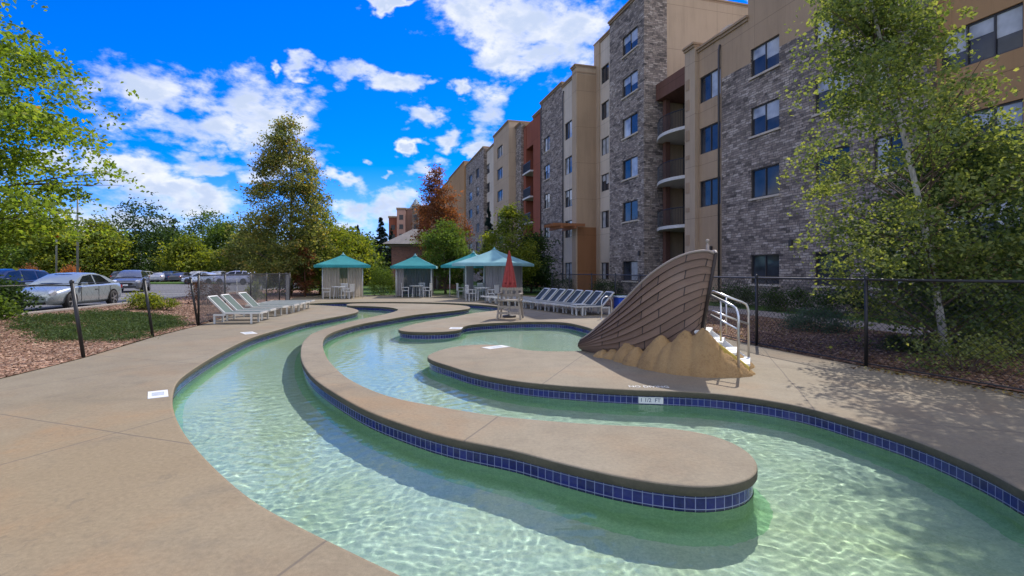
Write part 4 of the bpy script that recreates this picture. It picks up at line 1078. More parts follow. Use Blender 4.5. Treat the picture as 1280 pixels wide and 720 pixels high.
# blue bin and the handrail of the pool steps
BIN = tag(empty('towel_bin', (4.28, 19.6, 0), .2), 'bright blue bin with pale rim behind the bow of the slide', 'bin')
M_blue = plain('blue_plastic', (.02, .09, .55), .35, .08, 5)
m = MB(); m.box((0, 0, .38), (.60, .52, .56), taper=1.06); m.build('bin_body', M_blue, BIN, bevel=.02)
m = MB(); m.box((0, 0, .68), (.70, .60, .05)); m.build('lid', plain('pale_lid', (.55, .62, .66), .4), BIN, bevel=.012)
for x in (-.24, .24):
    m = MB(); m.lathe([(.0, -.025), (.055, -.025), (.06, 0), (.055, .025), (.0, .025)], 12, (x, -.2, .06), axis='x'); m.build('wheel', M_frame, BIN)
    m = MB(); m.box((x, .2, .05), (.05, .05, .12)); m.build('foot', M_frame, BIN)
def grab_rail(loc, rz, lab):
    root = tag(empty('pool_handrail', loc, rz), lab, 'handrail')
    m = MB(); pts = [(0, 0, -.05), (0, 0, .55)] + [(.22 - .22 * math.cos(math.pi * k / 10), 0, .55 + .22 * math.sin(math.pi * k / 10)) for k in range(1, 10)] + [(.44, 0, .55), (.44, 0, 0)]
    m.tube(pts, .022, 10); m.build('rail', M_steel, root, smooth=True)
    for x in (0, .44): m = MB(); m.lathe([(0, .014), (.05, .014), (.055, 0)], 12, (x, 0, 0)); m.build('base_flange', M_steel, root)
grab_rail((3.08, 17.6, 0), R(28), 'arched steel handrail standing on the deck left of the blue bin')

# ================================================================== lifeguard chair with closed red umbrella
M_cedar = mat_wood('weathered_wood', (.36, .31, .25), (10, 10, 1.2)); M_redc = plain('red_canvas', (.31, .045, .04), .85, .3, 9)
LG = tag(empty('lifeguard_chair', (-.06, 17.75, 0), R(-8)), 'weathered wooden lifeguard chair standing on the deck below the red umbrella', 'lifeguard chair')
for sx in (-1, 1):
    for sy in (-1, 1):
        m = MB(); m.tube([(sx * .40, sy * .36, 0), (sx * .33, sy * .29, .64)], .045, 4); m.build('leg', M_cedar, LG)
m = MB(); m.box((0, 0, .645), (.80, .72, .05)); m.build('seat', M_cedar, LG, bevel=.006)
for z in (.22, .42): m = MB(); m.box((0, -.38 + z * .11, z), (.74, .03, .08)); m.build('ladder_rung', M_cedar, LG)
m = MB()
for x in (-.36, .36): m.box((x, .33, .86), (.07, .05, .44))
for z in (.80, 1.02): m.box((0, .332, z), (.66, .046, .10))
for x in (-.2, 0, .2): m.box((x, .334, .86), (.08, .03, .36))
m.build('backrest', M_cedar, LG)
for s in (-1, 1): m = MB(); m.box((s * .37, .0, .87), (.09, .62, .035)); m.box((s * .37, -.27, .76), (.06, .06, .2)); m.build('armrest', M_cedar, LG)
UM = tag(empty('closed_umbrella', (-.10, 18.35, 0)), 'closed red umbrella furled upright on a pole behind the lifeguard chair', 'umbrella')
m = MB(); m.tube([(0, 0, 0), (0, 0, 2.32)], .022, 8); m.build('pole', M_white, UM, smooth=True)
m = MB(); rows = []
for i in range(22):
    u = i / 21; z = 2.30 - 1.30 * u; r = .035 + .235 * u ** 1.15 - (.05 * max(0, (u - .93) / .07))
    rows.append([(r * (1 + (.18 + .06 * math.sin(5 * u)) * math.cos(8 * a + 2.0 * u)) * math.cos(a), r * (1 + .2 * math.cos(8 * a + 2.0 * u)) * math.sin(a), z + .02 * math.cos(8 * a)) for a in [2 * math.pi * k / 48 for k in range(49)]])
m.grid(rows, flip=True); m.build('canopy', M_redc, UM, smooth=True)
m = MB(); m.lathe([(.001, 2.40), (.025, 2.37), (.03, 2.33), (.04, 2.29)], 10); m.build('finial', M_redc, UM, smooth=True)
m = MB(); m.lathe([(.24, 0), (.25, .03), (.24, .07), (.06, .09), (.045, .2), (.03, .2)], 20); m.build('base', M_frame, UM, smooth=True)
m = MB(); m.lathe([(.225, 1.26), (.235, 1.23), (.225, 1.20)], 24); m.build('strap', plain('dark_red_strap', (.2, .02, .02), .8), UM)

# ================================================================== cabanas
def mat_cloth(name, col, tr=.25):
    m, t, b = newmat(name); o = t.obj(); n = t.noise(o, 1.3, 4)
    t.l.new(t.ramp(n, [(.3, tuple(c * .85 for c in col)), (.7, tuple(min(1, c * 1.1) for c in col))]), b.inputs[0]); setb(b, rough=.85, spec=.2)
    out = t.n['Material Output']; tr_ = t.node('ShaderNodeBsdfTranslucent'); tr_.inputs[0].default_value = (*col, 1)
    mx = t.node('ShaderNodeMixShader'); mx.inputs[0].default_value = tr; t.l.new(b.outputs[0], mx.inputs[1]); t.l.new(tr_.outputs[0], mx.inputs[2]); t.l.new(mx.outputs[0], out.inputs[0]); return m
M_teal = mat_cloth('teal_canvas', (.045, .29, .31), .25); M_teal_sun = mat_cloth('sunlit_teal_canvas', (.27, .50, .53), .25); M_curt = mat_cloth('beige_curtain', (.50, .44, .36)); M_curt_shade = mat_cloth('shaded_curtain', (.33, .31, .30))  # lighter teal holds sunlight in its colour, grey curtain holds shade
def curtain(parent, a, b, z0, z1, mat, seed):
    rg = random.Random(seed); a, b = Vector(a), Vector(b); L = (b - a).length; d = (b - a) / L; n = Vector((-d.y, d.x, 0)); N = int(L / .03)
    rows = []
    for z in (z1, z1 - .4, (z0 + z1) / 2, z0 + .3, z0):
        k = .6 + .4 * (z1 - z) / (z1 - z0)
        rows.append([a + d * (L * i / N) + n * (k * (.045 * math.sin(i * .030 / .17 * 6.283 + seed) + .02 * math.sin(i * .03 / .41 * 6.283))) + Vector((0, 0, z)) for i in range(N + 1)])
    m = MB(); m.grid(rows); m.build('curtain', mat, parent, smooth=True)
def cabana(name, label, loc, rz, bw, rw, zeave, zpk, curt, sides, mats, seed=1):
    root = tag(empty(name, loc, rz), label, 'cabana'); h = bw / 2
    for x in (-h, h):
        for y in (-h, h): m = MB(); m.tube([(x, y, 0), (x, y, zeave)], .035, 8); m.build('post', M_pvc, root, smooth=True)
    e = rw / 2
    for k in range(4):      # four cloth gores, each sagging a little between the hips
        c, s = math.cos(k * math.pi / 2), math.sin(k * math.pi / 2); rows = []
        for i in range(9):
            u = i / 8; r = e * u; z = zpk - (zpk - zeave) * (u ** .86)
            rows.append([((r * c - r * v * s), (r * s + r * v * c), z - .05 * math.sin(math.pi * u) * (1 - v * v)) for v in [q / 5 - 1 for q in range(11)]])
        rows.append([(p[0] * 1.003, p[1] * 1.003, p[2] - .16) for p in rows[-1]])
        m = MB(); m.grid(rows); m.build('canopy_panel', mats[k % len(mats)], root, smooth=True)
    m = MB(); m.lathe([(.001, zpk + .12), (.03, zpk + .10), (.05, zpk + .02), (.14, zpk - .03)], 10); m.build('finial', mats[0], root, smooth=True)
    m = MB()
    for a, b in (((-h, -h), (h, -h)), ((h, -h), (h, h)), ((h, h), (-h, h)), ((-h, h), (-h, -h))): m.tube([(*a, zeave - .08), (*b, zeave - .08)], .025, 6)
    m.build('frame_rail', M_pvc, root)
    P = {'f': ((-h, -h, 0), (h, -h, 0)), 'r': ((h, -h, 0), (h, h, 0)), 'b': ((h, h, 0), (-h, h, 0)), 'l': ((-h, h, 0), (-h, -h, 0))}
    for q, (s, f0, f1) in enumerate(sides):
        a, b = (Vector(v) for v in P[s]); curtain(root, a.lerp(b, f0), a.lerp(b, f1), .06, zeave - .1, curt, seed + q)
    return root
cabana('cabana', 'teal roofed cabana with beige curtains beside the yellow green tree', AT(429, 33.4), R(17), 2.4, 3.35, 2.05, 2.78, M_curt, (('f', 0, .42), ('f', .62, 1), ('l', 0, 1), ('b', 0, 1), ('r', .55, 1)), [M_teal_sun, M_teal, M_teal, M_teal], 1)
cabana('cabana', 'teal roofed cabana with shade-grey curtains in front of the brick pavilion', AT(519, 34.4), R(6), 2.25, 2.9, 2.0, 2.75, M_curt_shade, (('b', 0, 1), ('l', 0, 1), ('r', 0, 1), ('f', 0, .22)), [M_teal_sun, M_teal, M_teal, M_teal], 5)
cabana('cabana', 'open cabana without curtains, sunlit-tinted teal roof half behind a larger one', AT(592, 34.6), R(-18), 2.4, 3.3, 2.05, 2.95, M_curt_shade, (('b', 0, .3),), [M_teal_sun, M_teal_sun, M_teal, M_teal], 9)
cabana('cabana', 'largest teal cabana with sunlit-tinted roof and shade-grey curtains behind the lifeguard chair', AT(618, 30.9), R(-22), 2.55, 3.75, 2.12, 3.02, M_curt_shade, (('r', 0, 1), ('b', 0, 1), ('f', .5, 1), ('l', .6, 1)), [M_teal_sun, M_teal_sun, M_teal, M_teal_sun], 13)

# white patio sets under and before the cabanas
def patio_chair():
    root = empty('patio_chair'); m = MB(); m.box((0, 0, .42), (.46, .44, .03)); m.build('seat', M_pvc, root, bevel=.008)
    m = MB()
    for x in (-.19, -.095, 0, .095, .19): m.box((x, .235 + .0, .66), (.055, .022, .42))
    m.box((0, .236, .88), (.47, .03, .06)); m.build('backrest', M_pvc, root)
    for x in (-.2, .2):
        for y in (-.19, .2): m = MB(); m.box((x, y, .20), (.04, .04, .41)); m.build('leg', M_pvc, root)
        m = MB(); m.box((x * 1.12, .0, .63), (.05, .46, .03)); m.box((x * 1.12, -.2, .52), (.036, .036, .2)); m.build('armrest', M_pvc, root)
    return root
def patio_table():
    root = empty('patio_table'); m = MB(); m.lathe([(.0, .70), (.46, .70), (.475, .715), (.46, .735), (0, .735)], 24); m.build('table_top', M_pvc, root)
    for a in range(4): m = MB(); m.tube([(.36 * math.cos(a * 1.571 + .78), .36 * math.sin(a * 1.571 + .78), 0), (.28 * math.cos(a * 1.571 + .78), .28 * math.sin(a * 1.571 + .78), .70)], .024, 6); m.build('leg', M_pvc, root)
    return root
pc, pt = patio_chair(), patio_table(); first = [True, True]
sets = [(AT(424, 31.2), 'in front of the beige curtained cabana', (200, 340, 90)), (AT(521, 33.2), 'under the grey curtained cabana by the pavilion', (190, 350, 80)),
        (AT(590, 32.6), 'under the open cabana', (200, 330, 60)), (AT(603, 29.0), 'in front of the largest cabana', (210, 330))]
for p, w, angs in sets:
    o = pt if first[0] else copy_tree(pt); first[0] = False; o.location = p; tag(o, 'round white table ' + w, 'table', 'patio tables')
    for a in angs:
        o = pc if first[1] else copy_tree(pc); first[1] = False
        q = p + Vector((math.cos(R(a)), math.sin(R(a)), 0)) * .72; o.location = q; o.rotation_euler = (0, 0, R(a - 90)); tag(o, 'white slatted patio chair at the table ' + w, 'chair', 'patio chairs ' + w)

# ================================================================== deck markers and lettering
M_mark = plain('white_marker_tile', (.74, .74, .70), .35, .06, 9); M_ink = plain('marker_ink', (.10, .13, .2), .5); M_navy = plain('navy_ink', (.012, .02, .11), .4)
def lettering(name, txt, size, mat, parent=None, loc=(0, 0, 0), rot=(0, 0, 0), sx=1.0, ext=.001):
    cu = bpy.data.curves.new(name, 'FONT'); cu.body = txt; cu.size = size; cu.align_x = 'CENTER'; cu.align_y = 'CENTER'; cu.extrude = ext
    tmp = bpy.data.objects.new('tmp_text', cu); COL.objects.link(tmp)
    me = bpy.data.meshes.new_from_object(tmp.evaluated_get(bpy.context.evaluated_depsgraph_get())); bpy.data.objects.remove(tmp)
    me.materials.clear(); me.materials.append(mat)
    o = link(name, me, parent, loc); o.rotation_euler = rot; o.scale = (sx, 1, 1); return o
def marker(loc, rz, w, d, lab):
    root = tag(empty('depth_marker', loc, rz), lab, 'depth marker'); m = MB(); m.box((0, 0, .002), (w, d, .008)); m.build('tile', M_mark, root)
    m = MB(); m.box((0, d * .02, .0068), (w * .62, d * .5, .001)); m.build('printed_panel', plain('marker_print', (.42, .45, .47), .5, .3, 40), root)
marker(G(197.5, 493), R(35), .22, .46, 'white printed marker tile on the left deck beside the water')
marker(G(318, 417.5) + Vector((-.25, .2, 0)), R(40), .30, .55, 'white marker tile on the far left deck edge')
marker(G(620, 434), R(-50), .30, .55, 'white marker tile on the rounded deck tongue before the slide')
marker(G(570, 410.3), R(0), .36, .42, 'white marker tile on the small rounded deck tip')
tag(lettering('deck_lettering', 'NO DIVING', .15, M_mark, None, G(811, 483.6) + Vector((0, 0, .003)), (0, 0, R(-3)), sx=.72), 'white stencilled letters on the shaded deck below the slide', 'lettering')
# depth tile set in the waterline band
q = min(range(len(OUT)), key=lambda i: (OUT[i] - G(812, 488)).length if OUT[i].y > 5 else 99)
tn = (OUT[(q + 1) % len(OUT)] - OUT[q - 1]).normalized(); nn = Vector((-tn.y, tn.x, 0))
if nn.y > 0: nn = -nn
DP = OUT[q] - nn * .031; rzD = math.atan2(-nn.x, nn.y) + math.pi
DT = tag(empty('depth_tile', DP + Vector((0, 0, -.145)), rzD), 'white depth tile among the blue tiles under the slide deck', 'depth tile')
m = MB(); m.box((0, -.004, 0), (.33, .01, .088)); m.build('tile', M_mark, DT)
lettering('numeral', '1 1/2', .075, M_navy, DT, (-.07, -.010, 0), (R(90), 0, 0)); lettering('unit', 'FT', .075, M_navy, DT, (.09, -.010, 0), (R(90), 0, 0))

# ================================================================== cars
M_tyre = plain('tyre', (.018, .018, .019), .8); M_rim = plain('alloy', (.45, .46, .48), .35, metal=.7); M_cglass = mat_glass_pane('car_glass', (.012, .016, .02)); M_lamp = plain('headlamp', (.6, .62, .65), .12, spec=.8); M_tail = plain('tail_lamp', (.35, .015, .015), .2); M_grille = plain('grille_black', (.012, .012, .013), .4)
def carpaint(name, col):
    m, t, b = newmat(name); o = t.obj(); n = t.noise(o, 220, 2); t.l.new(t.mix(.25, col, t.ramp(n, [(.3, tuple(c * .7 for c in col)), (.7, tuple(min(1, c * 1.3) for c in col))])), b.inputs[0])
    setb(b, rough=.32, metal=.35, coat=.8); b.inputs['Coat Roughness'].default_value = .06; return m
def car(name, label, paint, loc, rz, kind='sedan', detail=True, group=None):
    root = tag(empty(name, loc, rz), label, 'car', group)
    L = 4.8 if kind == 'sedan' else 4.7; hw_ = .91; up = .0 if kind == 'sedan' else .12
    # stations from tail to nose: x, underside, belt height, half width
    st = [(-2.40, .42, .80, .66), (-2.34, .30, .94, .78), (-2.1, .22, 1.00, .87), (-1.4, .19, .985, .905), (-.6, .18, .965, .91), (.3, .18, .95, .91), (1.0, .18, .93, .905), (1.5, .19, .86, .90), (2.0, .21, .77, .86), (2.28, .24, .68, .78), (2.40, .30, .56, .64)]
    rows = []
    for x, zb, zt, w in st:
        zt += up; x *= L / 4.8
        sec = [(w * .80, zb), (w * .97, zb + .10), (w, zb + .3 * (zt - zb)), (w * .995, zb + .62 * (zt - zb)), (w * .96, zt - .07), (w * .88, zt - .01), (w * .5, zt + .02), (0, zt + .03)]
        rows.append([(x, y, z) for y, z in sec] + [(x, -y, z) for y, z in sec[-2::-1]])
    m = MB(); m.grid(rows); n = len(rows[0]); m.add(rows[0], [tuple(range(n))]); m.add(rows[-1], [tuple(range(n))[::-1]])
    bo = m.build('body', paint, root, auto=40)
    prof = [(1.12, .965), (.72, 1.20), (.25, 1.395), (-.25, 1.445), (-.8, 1.43), (-1.25, 1.33), (-1.7, 1.14), (-2.0, 1.0)] if kind == 'sedan' else [(1.15, .965), (.8, 1.2), (.4, 1.42), (-.2, 1.5), (-1.2, 1.49), (-1.9, 1.42), (-2.15, 1.2), (-2.28, 1.0)]
    def zr(x):
        for (xa, za), (xb, zb) in zip(prof, prof[1:]):
            if xb <= x <= xa: return za + (zb - za) * (x - xa) / (xb - xa) + up
        return .97 + up
    bw = lambda x: .80; zbelt = .955 + up
    rows = []
    for x, z in prof:
        z += up; hgt = max(0.0, (z - zbelt) / .5); tw = .80 - .20 * hgt
        rows.append([(x, .80, zbelt - .03), (x, tw, z - .035), (x, tw - .1, z - .004), (x, 0, z + .012), (x, -tw + .1, z - .004), (x, -tw, z - .035), (x, -.80, zbelt - .03)])
    m = MB(); m.grid(rows, flip=False); m.build('roof', paint, root, auto=35)
    def sp(x, v, s):
        z = zr(x); hgt = max(0, (z - zbelt) / .5); tw = .80 - .20 * hgt; return (x, s * (.80 + (tw - .80) * v + .008), (zbelt - .02) + (z - .035 - zbelt + .02) * v)
    for s in (-1, 1):
        for poly in ([(.86, .08), (.30, .90), (-.30, .92), (-.30, .06)], [(-.40, .06), (-.40, .92), (-.92, .90), (-1.5 if kind == 'sedan' else -1.15, .12 if kind == 'sedan' else .9), (-1.4 if kind == 'sedan' else -1.15, .06)]) + (() if kind == 'sedan' else ([(-1.25, .08), (-1.25, .9), (-1.8, .86), (-2.0, .12)],)):
            ps = [sp(x, v, s) for x, v in poly]; m = MB(); m.add(ps if s > 0 else ps[::-1], [tuple(range(len(ps)))]); m.build('side_window', M_cglass, root)
    def scr(xa, xb, nm, ins):
        ra, rb_ = [], []
        for y in (-1, -.5, 0, .5, 1):
            for x, out in ((xa, ra), (xb, rb_)):
                z = zr(x); tw = .80 - .20 * max(0, (z - zbelt) / .5); out.append((x + ins * .012, y * (tw - .06), z + .012 - .04 * y * y))
        m = MB(); m.grid([ra, rb_]); m.build(nm, M_cglass, root)
    scr(1.06, .30, 'windscreen', 1)
    if kind == 'sedan': scr(-1.2, -1.85, 'rear_window', -1)
    else: scr(-1.96, -2.2, 'rear_window', -1)
    for x in (-1.42, 1.42):
        for s in (-1, 1):
            m = MB(); m.lathe([(.0, 0), (.375, 0)], 24, (x, s * .921, .36 + 0), axis='y'); m.build('wheel_arch', M_grille, root)
            w = MB(); w.lathe([(.20, -.10), (.30, -.105), (.325, -.08), (.33, 0), (.325, .08), (.30, .105), (.20, .10)], 24, (x, s * .85, .33), axis='y'); wo = w.build('wheel', M_tyre, root, smooth=True)
            if detail:
                r_ = MB(); r_.lathe([(.22, .095), (.21, .06)], 20, (x, s * .85, .33), axis='y') if s > 0 else r_.lathe([(.22, -.095), (.21, -.06)], 20, (x, s * .85, .33), axis='y')
                for k in range(5):
                    a = k * 2 * math.pi / 5; r_.box((x + .11 * math.cos(a), s * .945, .33 + .11 * math.sin(a)), (.21, .02, .05), Euler((0, -a, 0)).to_matrix())
                r_.lathe([(0, s * .1), (.045, s * .1), (.05, s * .08)], 10, (x, s * .85, .33), axis='y'); r_.build('rim', M_rim, wo)
    for s in (-1, 1):
        m = MB(); m.box((2.16, s * .66, .66 + up), (.26, .28, .14), (0, R(28), s * R(-28))); m.build('headlight', M_lamp, root, bevel=.03)
        m = MB(); m.box((-2.30, s * .66, .82 + up), (.16, .30, .15), (0, 0, s * R(18))); m.build('tail_light', M_tail, root, bevel=.03)
        m = MB(); m.box((.72, s * .97, 1.0 + up), (.12, .20, .12)); m.build('mirror', paint, root, bevel=.03)
        if detail:
            for x in (-.35,): m = MB(); m.box((x + .12, s * .912, .78 + up), (.2, .02, .025)); m.build('door_handle', paint, root)
    if detail:
        for s in (-1, 1):
            m = MB()
            for x in (.80, -.36, -1.22): m.box((x, s * .909, .60 + up), (.012, .012, .56))
            m.box((-.2, s * .909, .30 + up), (2.0, .012, .012)); m.build('door_seam', M_grille, root)
    m = MB(); m.box((2.365, 0, .50 + up), (.10, .80, .16)); m.build('grille', M_grille, root, bevel=.02)
    m = MB(); m.box((2.36, 0, .30 + up), (.10, 1.2, .10)); m.build('lower_intake', M_grille, root, bevel=.02)
    m = MB(); m.box((2.425, 0, .42 + up), (.012, .30, .11)); m.build('number_plate', M_white, root)
    return root
PZ = .147
c1 = car('parked_car', 'silver sedan parked nose out behind the juniper bed', carpaint('silver_paint', (.33, .38, .40)), (-18.35, 21.2, PZ), R(-79), 'sedan')
car('parked_car', 'grey estate car parked behind the silver sedan', carpaint('graphite_paint', (.16, .17, .19)), (-28.6, 38.5, PZ), R(-62), 'wagon')
car('parked_car', 'dark blue wagon at the left edge under the maple boughs', carpaint('navy_paint', (.018, .025, .06)), (-24.6, 24.6, PZ), R(-85), 'wagon')
car('parked_car', 'long pale silver sedan in the middle parking row, seen from the side', carpaint('pale_silver', (.50, .54, .60)), AT(254, 62, PZ), R(172), 'sedan', False)
car('parked_car', 'pale lilac grey wagon at the right end of the middle parking row', carpaint('lilac_grey', (.46, .46, .55)), AT(295, 60, PZ), R(176), 'wagon', False)
car('parked_car', 'dark sedan just left of the mesh fence', carpaint('dark_paint', (.03, .035, .05)), AT(333, 60, PZ), R(170), 'sedan', False)
fc = [(182, 86, (.55, .56, .58), 'wagon', 'white wagon far off in the back parking row'), (194, 88, (.05, .05, .06), 'sedan', 'black sedan far off in the back parking row'), (205, 87, (.50, .51, .53), 'sedan', 'silver sedan far off in the back parking row'),
      (217, 88, (.03, .06, .14), 'wagon', 'dark blue wagon far off in the back parking row'), (229, 87, (.10, .10, .11), 'sedan', 'charcoal sedan far off in the back parking row'), (252, 92, (.62, .62, .62), 'wagon', 'white van-like wagon behind the middle parking row'), (276, 92, (.4, .42, .45), 'wagon', 'grey wagon behind the middle parking row'), (160, 80, (.06, .07, .08), 'wagon', 'black wagon behind the grey estate car')]
for px, Y, colr, kd, lab in fc:
    Y = Y - 14
    car('parked_car', lab, carpaint('far_paint', colr), AT(px, Y, PZ), R(95 + (px * 7) % 9), kd, False, 'cars in the back parking row')
# lamp posts of the parking lot
M_pole = plain('bronze_pole', (.16, .17, .13), .5)
for px, Y, h, lab in ((97, 42, 8.6, 'tall lamp post rising behind the silver sedan'), (70.5, 52, 7.6, 'shorter looking lamp post left of the tall one')):
    root = tag(empty('lamp_post', AT(px, Y, .14)), lab, 'lamp post')
    m = MB(); m.tube([(0, 0, .5), (0, 0, h)], [.09, .06], 10); m.build('pole', M_pole, root, smooth=True)
    m = MB(); m.lathe([(.24, 0), (.24, .5), (.2, .55), (0, .55)], 16); m.build('concrete_base', M_kerb, root)
    m = MB(); m.box((.35, 0, h), (.9, .06, .06)); m.build('arm', M_pole, root)
    m = MB(); m.box((.9, 0, h - .02), (.6, .32, .12)); m.build('lamp_head', M_pole, root, bevel=.02)
# ================================================================== trees and plants
def leafset(C, size, rs, aspect=.62, up=.35, fold=True, sizes=None, d0=None):
    """N leaf blades (one bent quad each) at the points C"""
    N = len(C)
    n = rs.normal(size=(N, 3)); n[:, 2] = np.abs(n[:, 2]) + up; n /= np.linalg.norm(n, axis=1)[:, None]
    a = rs.normal(size=(N, 3)) if d0 is None else d0 + rs.normal(size=(N, 3)) * .35
    a -= n * (a * n).sum(1)[:, None]; a /= np.linalg.norm(a, axis=1)[:, None] + 1e-9
    b = np.cross(n, a)
    s = size * rs.uniform(.65, 1.3, N)[:, None]
    if sizes is not None: s = s * sizes[:, None]
    w = s * aspect * .5
    P0 = C - a * s * .5; P2 = C + a * s * .5 - n * s * .12; P1 = C + b * w + n * s * .08; P3 = C - b * w + n * s * .08
    V = np.stack([P0, P1, P2, P3], 1).reshape(-1, 3); F = np.arange(N * 4).reshape(N, 4)
    return V, F
def leaf_part(name, V, F, tint, mat, parent=None):
    me = npmesh(name, V, F, False, tint); me.materials.append(mat); return link(name, me, parent)
def prof_at(prof, h):
    for (a, ra), (b, rb) in zip(prof, prof[1:]):
        if a <= h <= b: return ra + (rb - ra) * (h - a) / (b - a)
    return 0
def tree(name, label, base, H, prof, R_, nclump, nleaf, lsize, mat, bark, trunk_r, seed, trunk_top=.9, flat=.55, csize=.16, lean=(0, 0), shell=.45, droop=0.0, bias=None, group=None, aspect=.62, limbs=26, wob=.22, topcol=None, tbase=0.0, stems=1):
    """prof: crown radius (share of R_) against height (share of H); leaves gather in clumps carried by limbs"""
    rs = np.random.default_rng(seed); rng = random.Random(seed)
    root = tag(empty(name, base), label, 'tree', group)
    lo, hi = prof[0][0], prof[-1][0]
    lobes = [(rng.uniform(0, 6.28), rng.uniform(1, 4.0), rng.uniform(.4, 1)) for _ in range(5)]
    C = []; Hc = []
    while len(C) < nclump:
        h = rng.uniform(lo, hi); rr = prof_at(prof, h)
        if rng.random() > rr + .12: continue
        a = rng.uniform(0, 6.283)
        out = 1 + wob * sum(w * math.sin(f * a + p + h * 9) for p, f, w in lobes) / 2.2
        r = R_ * rr * out * (shell + (1 - shell) * rng.random() ** .5) * rng.uniform(.82, 1.08) if rng.random() < .8 else R_ * rr * out * rng.random() ** .6
        C.append((r * math.cos(a) + lean[0] * h, r * math.sin(a) + lean[1] * h, h * H)); Hc.append(h)
    C = np.array(C); Hc = np.array(Hc)
    w = rs.uniform(.5, 1.5, nclump); w /= w.sum(); which = rs.choice(nclump, nleaf, p=w)
    sc = csize * R_ * rs.uniform(.6, 1.4, nclump)
    D = rs.normal(size=(nleaf, 3)) * sc[which][:, None] * np.array([1, 1, flat])
    P = C[which] + D
    nt = max(20, nleaf // 11); tw = rs.integers(0, nt, nleaf)       # leaves sit in sprays on twigs, not singly in the air
    src = rs.integers(0, nleaf, nt); P = P[src][tw] + rs.normal(size=(nleaf, 3)) * lsize * np.array([1.25, 1.25, .75]); which = which[src][tw]; D = P - C[which]
    if droop: P[:, 2] -= droop * (D[:, 0] ** 2 + D[:, 1] ** 2) / (sc[which] + .01)
    P[:, 2] = np.maximum(P[:, 2], .05 * H * lo + .04)
    V, F = leafset(P, lsize, rs, aspect)
    cl = rs.uniform(0, 1, nclump)
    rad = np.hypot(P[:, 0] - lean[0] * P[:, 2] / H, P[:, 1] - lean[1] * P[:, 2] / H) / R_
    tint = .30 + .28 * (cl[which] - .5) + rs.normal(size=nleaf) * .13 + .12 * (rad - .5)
    if topcol: tint += topcol * np.clip((P[:, 2] / H - .45) * 1.8, 0, 1) * rs.uniform(.3, 1, nleaf) * (cl[which] > .25)
    leaf_part('crown', V, F, np.clip(tint, 0, 1), mat, root)
    tb = MB(); tt = H * trunk_top
    def trunk_pt(z): h = z / H; return Vector((lean[0] * h + .06 * R_ * math.sin(3.1 * h + seed) * min(1, h * 3), lean[1] * h + .05 * R_ * math.cos(2.7 * h + seed) * min(1, h * 3), z))
    for sidx in range(stems):
        off = Vector((0, 0, 0)) if stems == 1 else Vector((math.cos(sidx * 2.4) * trunk_r * 1.6, math.sin(sidx * 2.4) * trunk_r * 1.6, 0))
        pts = [trunk_pt(tt * k / 12) + off * (1 + k * .35 * (stems > 1)) for k in range(13)]; pts[0].z -= .1
        tb.tube(pts, [trunk_r * (1.35 if k == 0 else 1) * (1 - .9 * k / 12.0) + .008 for k in range(13)], 10)
    tb.build('trunk', bark, root, smooth=True)
    lb = MB()
    for k in range(min(limbs, nclump)):
        e = Vector(C[k]); z0 = max(H * lo * .75, e.z - .30 * math.hypot(e.x, e.y) - .06 * H)
        z0 = min(z0, tt * .98); p = trunk_pt(z0); r0 = max(.010, trunk_r * .42 * (1 - z0 / tt * .8)); mid = p.lerp(e, .5) + Vector((0, 0, .05 * (e - p).length)); q = p.lerp(e, .8) + Vector((0, 0, .03 * (e - p).length))
        lb.tube([p, mid, q, e], [r0, r0 * .6, r0 * .35, .006], 6, caps=False)
        for _ in range(2):
            e2 = e + Vector((rng.gauss(0, 1), rng.gauss(0, 1), rng.gauss(0, .5))) * csize * R_ * 1.2; lb.tube([mid.lerp(e, .3), e2], [r0 * .4, .004], 5, caps=False)
    lb.build('limb_work', BK_brown if bark == BK_white else bark, root, smooth=True)
    return root
def conifer(name, label, base, H, R_, nleaf, lsize, mat, bark, seed, group=None, lo=.04, power=.9):
    rs = np.random.default_rng(seed); root = tag(empty(name, base), label, 'tree', group)
    nb = max(60, int(nleaf / 55)); h = lo + (1 - lo) * rs.random(nb) ** 1.25; a = rs.uniform(0, 6.283, nb); r = R_ * (1 - h) ** power * rs.uniform(.72, 1.08, nb) + .04 * R_
    which = rs.integers(0, nb, nleaf); u = rs.random(nleaf) ** .6
    rr = r[which] * u; aa = a[which] + rs.normal(size=nleaf) * .13 / np.maximum(u, .3)
    z = h[which] * H - .22 * rr * (1.4 - h[which]) + .10 * rr * u + rs.normal(size=nleaf) * .018 * H * .5
    P = np.stack([rr * np.cos(aa), rr * np.sin(aa), np.maximum(z, .05)], 1)
    d0 = np.stack([np.cos(aa), np.sin(aa), -.25 + 0 * aa], 1)
    V, F = leafset(P, lsize, rs, .3, .6, d0=d0)
    leaf_part('needles', V, F, np.clip(.4 + .25 * (rs.random(nb)[which] - .5) + rs.normal(size=nleaf) * .12 + .2 * (u - .6), 0, 1), mat, root)
    tb = MB(); tb.tube([(0, 0, -.1), (0, 0, H * .5), (0, 0, H * .98)], [R_ * .06 + .04, R_ * .04 + .02, .015], 8); tb.build('trunk', bark, root, smooth=True); return root
